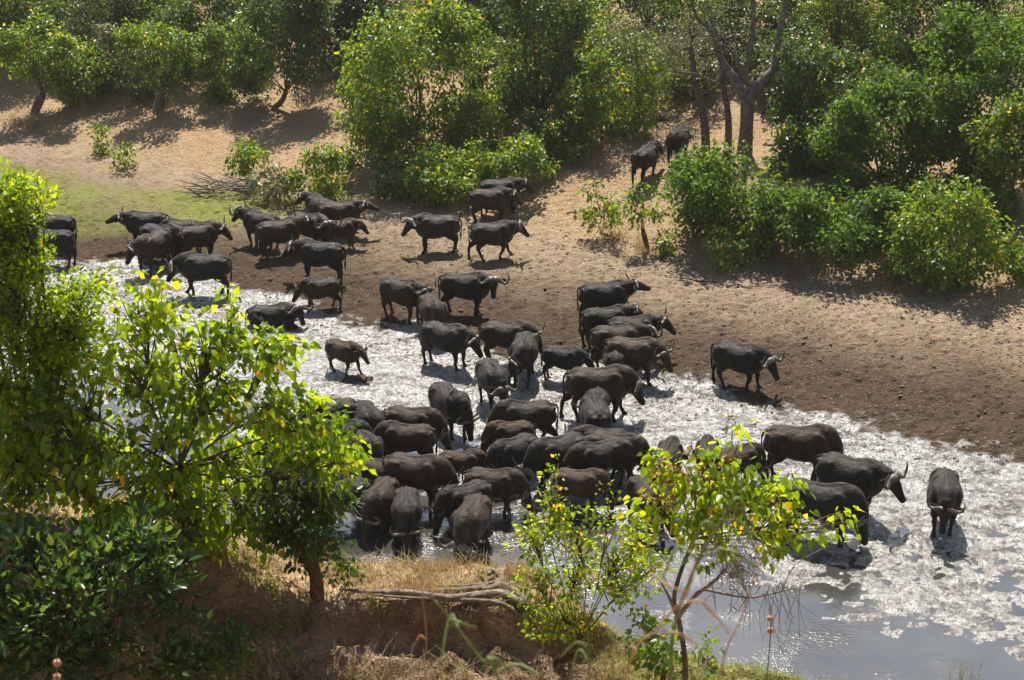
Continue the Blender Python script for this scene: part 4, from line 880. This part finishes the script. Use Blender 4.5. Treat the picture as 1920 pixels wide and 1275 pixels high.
for k in range(60): mb.ball((rr.uniform(-.42, .42), rr.gauss(0, .08), rr.uniform(0, .05)), (rr.uniform(.05, .11), rr.uniform(.05, .09), rr.uniform(.03, .06)), 7, 5)
o = link('mud_lump', mb.mesh('lump'), M_dung); o.location = g; tag(o, 'dark brown lump lying on the wet mud at the feet of the lone calf', 'lump')

# ------------------------------------------------------------------ tall stalks close to the camera
M_stalkg = leaf_mat('green_stalk', [(0, (.16, .20, .06)), (1, (.3, .34, .12))], .4)
M_stalkd = leaf_mat('straw_stalk', [(0, (.35, .24, .12)), (1, (.5, .37, .2))], .35)
def stalk(pts, yw, r0, arcs, label, m_, dens=9):
    P = [at_y(x, y, yw+.02*i) for i, (x, y) in enumerate(pts)]; base = P[0].copy(); dd = (P[0]-P[1]).normalized(); dd.z = min(dd.z, -.75); dd.y = .05; foot = base.copy()
    while foot.z > H(foot.x, foot.y): foot += dd*.05; dd.x *= .93
    root = empty('tall_grass_stalk', foot); tag(root, label, 'grass stalk', 'tall seeding grass stalks close to the camera')
    m = MB(); Q = [foot-foot, (base+foot)/2-foot+Vector((.02, 0, .03))]+[p-foot for p in P]; k = len(Q)
    m.tube(Q, [r0*(1.1-.75*i/(k-1)) for i in range(k)], 6, sub=4); link('stem', m.mesh('stalk'), m_, root)
    rr = random.Random(len(label)); h = MB(); sc = yw/F
    for (i, sx, sy, ln_) in arcs:
        a = P[int(i)].lerp(P[min(int(i)+1, len(P)-1)], i % 1); b1 = a+Vector((sx*sc*.5, rr.uniform(-.05, .05), sy*sc*.25+.012)); c = a+Vector((sx*sc, rr.uniform(-.08, .08), -ln_*sc))
        h.tube([a-foot, b1-foot, c-foot], [r0*.5, r0*.75, r0*.3], 5, sub=5)
        for q in range(dens):
            t = (q+.5)/dens; pt = a.lerp(b1, t*2) if t < .5 else b1.lerp(c, t*2-1)
            h.tube([pt-foot, pt-foot+Vector((rr.uniform(-1, 1)*r0*2.5, 0, -r0*3))], [r0*.45, r0*.1], 4, sub=1)
    if arcs: link('seed_head', h.mesh('seed_head'), m_, root)
stalk([(1255, 1290), (1268, 1160), (1310, 1050), (1345, 990), (1372, 940), (1388, 885)], 3.6, .0062, [(2, -90, 0, 60), (2.3, 90, 10, 70), (3, -60, 0, 80), (3.2, 85, 0, 70), (3.7, 60, 0, 90), (2.1, 130, 20, 10)], 'thick pale green seeding stalk in front of the slender sapling', M_stalkg)
stalk([(1105, 1290), (1104, 1210), (1094, 1130), (1084, 1085)], 3.8, .0045, [(1, -60, 0, 60), (.6, -50, 0, 90)], 'upright pale stalk before the airy shrub', M_stalkg)
stalk([(940, 1290), (905, 1240), (860, 1180), (815, 1125)], 3.3, .0050, [(1, 60, 10, 30), (.5, 110, 20, -10), (2, -40, 0, 60), (2.4, 60, 0, 40)], 'slanting green stalk over the bare earth cut', M_stalkg)
stalk([(1165, 1290), (1230, 1180), (1290, 1110), (1305, 1030)], 3.2, .0040, [(1, 100, 0, 80), (1.6, 120, 0, 60), (2, -80, 0, -20)], 'slanting straw-coloured stalk below the slender sapling', M_stalkd)
stalk([(1345, 1290), (1385, 1170), (1410, 1100), (1436, 1020)], 3.5, .0034, [], 'thin straw-coloured stalk right of the dry tangle', M_stalkd)
stalk([(795, 1290), (800, 1200), (790, 1110), (780, 1060)], 4.5, .0030, [(1, -30, 0, 40), (2, 24, 0, 40)], 'hazy upright straw over the middle of the earth mound', M_stalkd)
stalk([(1150, 1290), (1150, 1230), (1180, 1200), (1240, 1185)], 4.0, .0032, [], 'curved blade arching at the bottom centre right', M_stalkg)
# mid-distance thin stems
P = []
blades('bank_stalks', scatter(160, -3.3, 6.5, 14.8, 16.2, lambda x, y: x < 9), .75, 3, .05, 'grass', 'thin long grass stems rising along the bottom of the near bank', 'grass', np.random.default_rng(9), .008, .6, 5)
def ball_stalk(px, pys, yw, label):
    p = at_y(px, pys[-1], yw); f = Vector((p.x-.03, yw-.1, 0)); f.z = H(f.x, f.y); root = empty('ball_flower_stalk', f); tag(root, label, 'dry flower')
    top = at_y(px, pys[0]-30, yw); m = MB(); m.tube([Vector((0, 0, 0)), (p-f)*.6, p-f, top-f], [.007, .006, .005, .002], 6); link('stem', m.mesh('stem'), M_twig, root)
    for y in pys:
        c = at_y(px, y, yw)-f; b = MB(); rr = random.Random(y); b.ball(c, .028, 12, 9)
        for k in range(70):
            d = Vector((rr.gauss(0, 1), rr.gauss(0, 1), rr.gauss(0, 1))).normalized(); b.tube([c+d*.02, c+d*.036], [.003, .0008], 4, sub=1)
        link('flower_ball', b.mesh('ball'), M_balls, root)
M_balls = simple_mat('dry_ball', (.25, .13, .07), (.5, .3, .17), 30, .9)
ball_stalk(107, [1243, 1270], 9.5, 'dry stalk with two round brown seed balls at the bottom left')
ball_stalk(1445, [1160, 1182], 11.5, 'dry stalk with two round brown seed balls over the blue water')
# wispy weeds at the right
def weed(px, py, yw, hgt, label, seed):
    b = at_y(px, py, yw); b.z = H(b.x, b.y); root = empty('wispy_weed', b); tag(root, label, 'weed'); rr = random.Random(seed); m = MB(); C = []
    for k in range(7):
        a = rr.uniform(-.28, .28); t = Vector((a*hgt, rr.uniform(-.15, .15), hgt*rr.uniform(.7, 1))); m.tube([Vector((0, 0, 0)), t*.5+Vector((a*.1, 0, 0)), t], [.006, .004, .002], 4)
        for q in range(34): C.append(t*rr.uniform(.15, 1)+Vector((rr.gauss(0, .025), rr.gauss(0, .025), 0)))
    link('stem', m.mesh('weed'), M_twig, root); r = np.random.default_rng(seed); n = len(C); C = np.array([list(c) for c in C])
    link('leaves', leaves('weed', C, rand_unit(r, n)+np.array([0, 0, .8]), .03+.03*r.random(n), .006+.004*r.random(n), r.random(n), r), LM['ggrass'], root)
weed(1815, 1300, 16.4, .95, 'wispy green weed standing against the blue water near the right edge', 3)
weed(1745, 1300, 16.2, .45, 'short wispy weed left of the taller one at the lower right', 4)
weed(1890, 1310, 16.2, .8, 'dry wispy weed in the lower right corner', 5)
weed(1420, 1225, 17.2, .35, 'short reedy tuft at the grass edge by the blue water', 6)



# ------------------------------------------------------------------ dusty air
me = D.meshes.new('haze'); x0, x1, y0, y1, z0, z1 = -420, 420, -40, 620, -140, 60
me.from_pydata([(x, y, z) for z in (z0, z1) for x, y in ((x0, y0), (x1, y0), (x1, y1), (x0, y1))], [], [(3, 2, 1, 0), (4, 5, 6, 7), (0, 1, 5, 4), (1, 2, 6, 5), (2, 3, 7, 6), (3, 0, 4, 7)])
hm = D.materials.new('haze_air'); hm.use_nodes = True; hn = hm.node_tree; hn.nodes.remove(hn.nodes['Principled BSDF'])
pv = hn.nodes.new('ShaderNodeVolumePrincipled'); pv.inputs['Color'].default_value = (1, .93, .8, 1); pv.inputs['Density'].default_value = .0002; pv.inputs['Anisotropy'].default_value = .3
hn.links.new(pv.outputs[0], hn.nodes['Material Output'].inputs['Volume'])
tag(link('haze', me, hm), 'thin dusty sunlit air over the far bank', 'haze', kind='stuff')
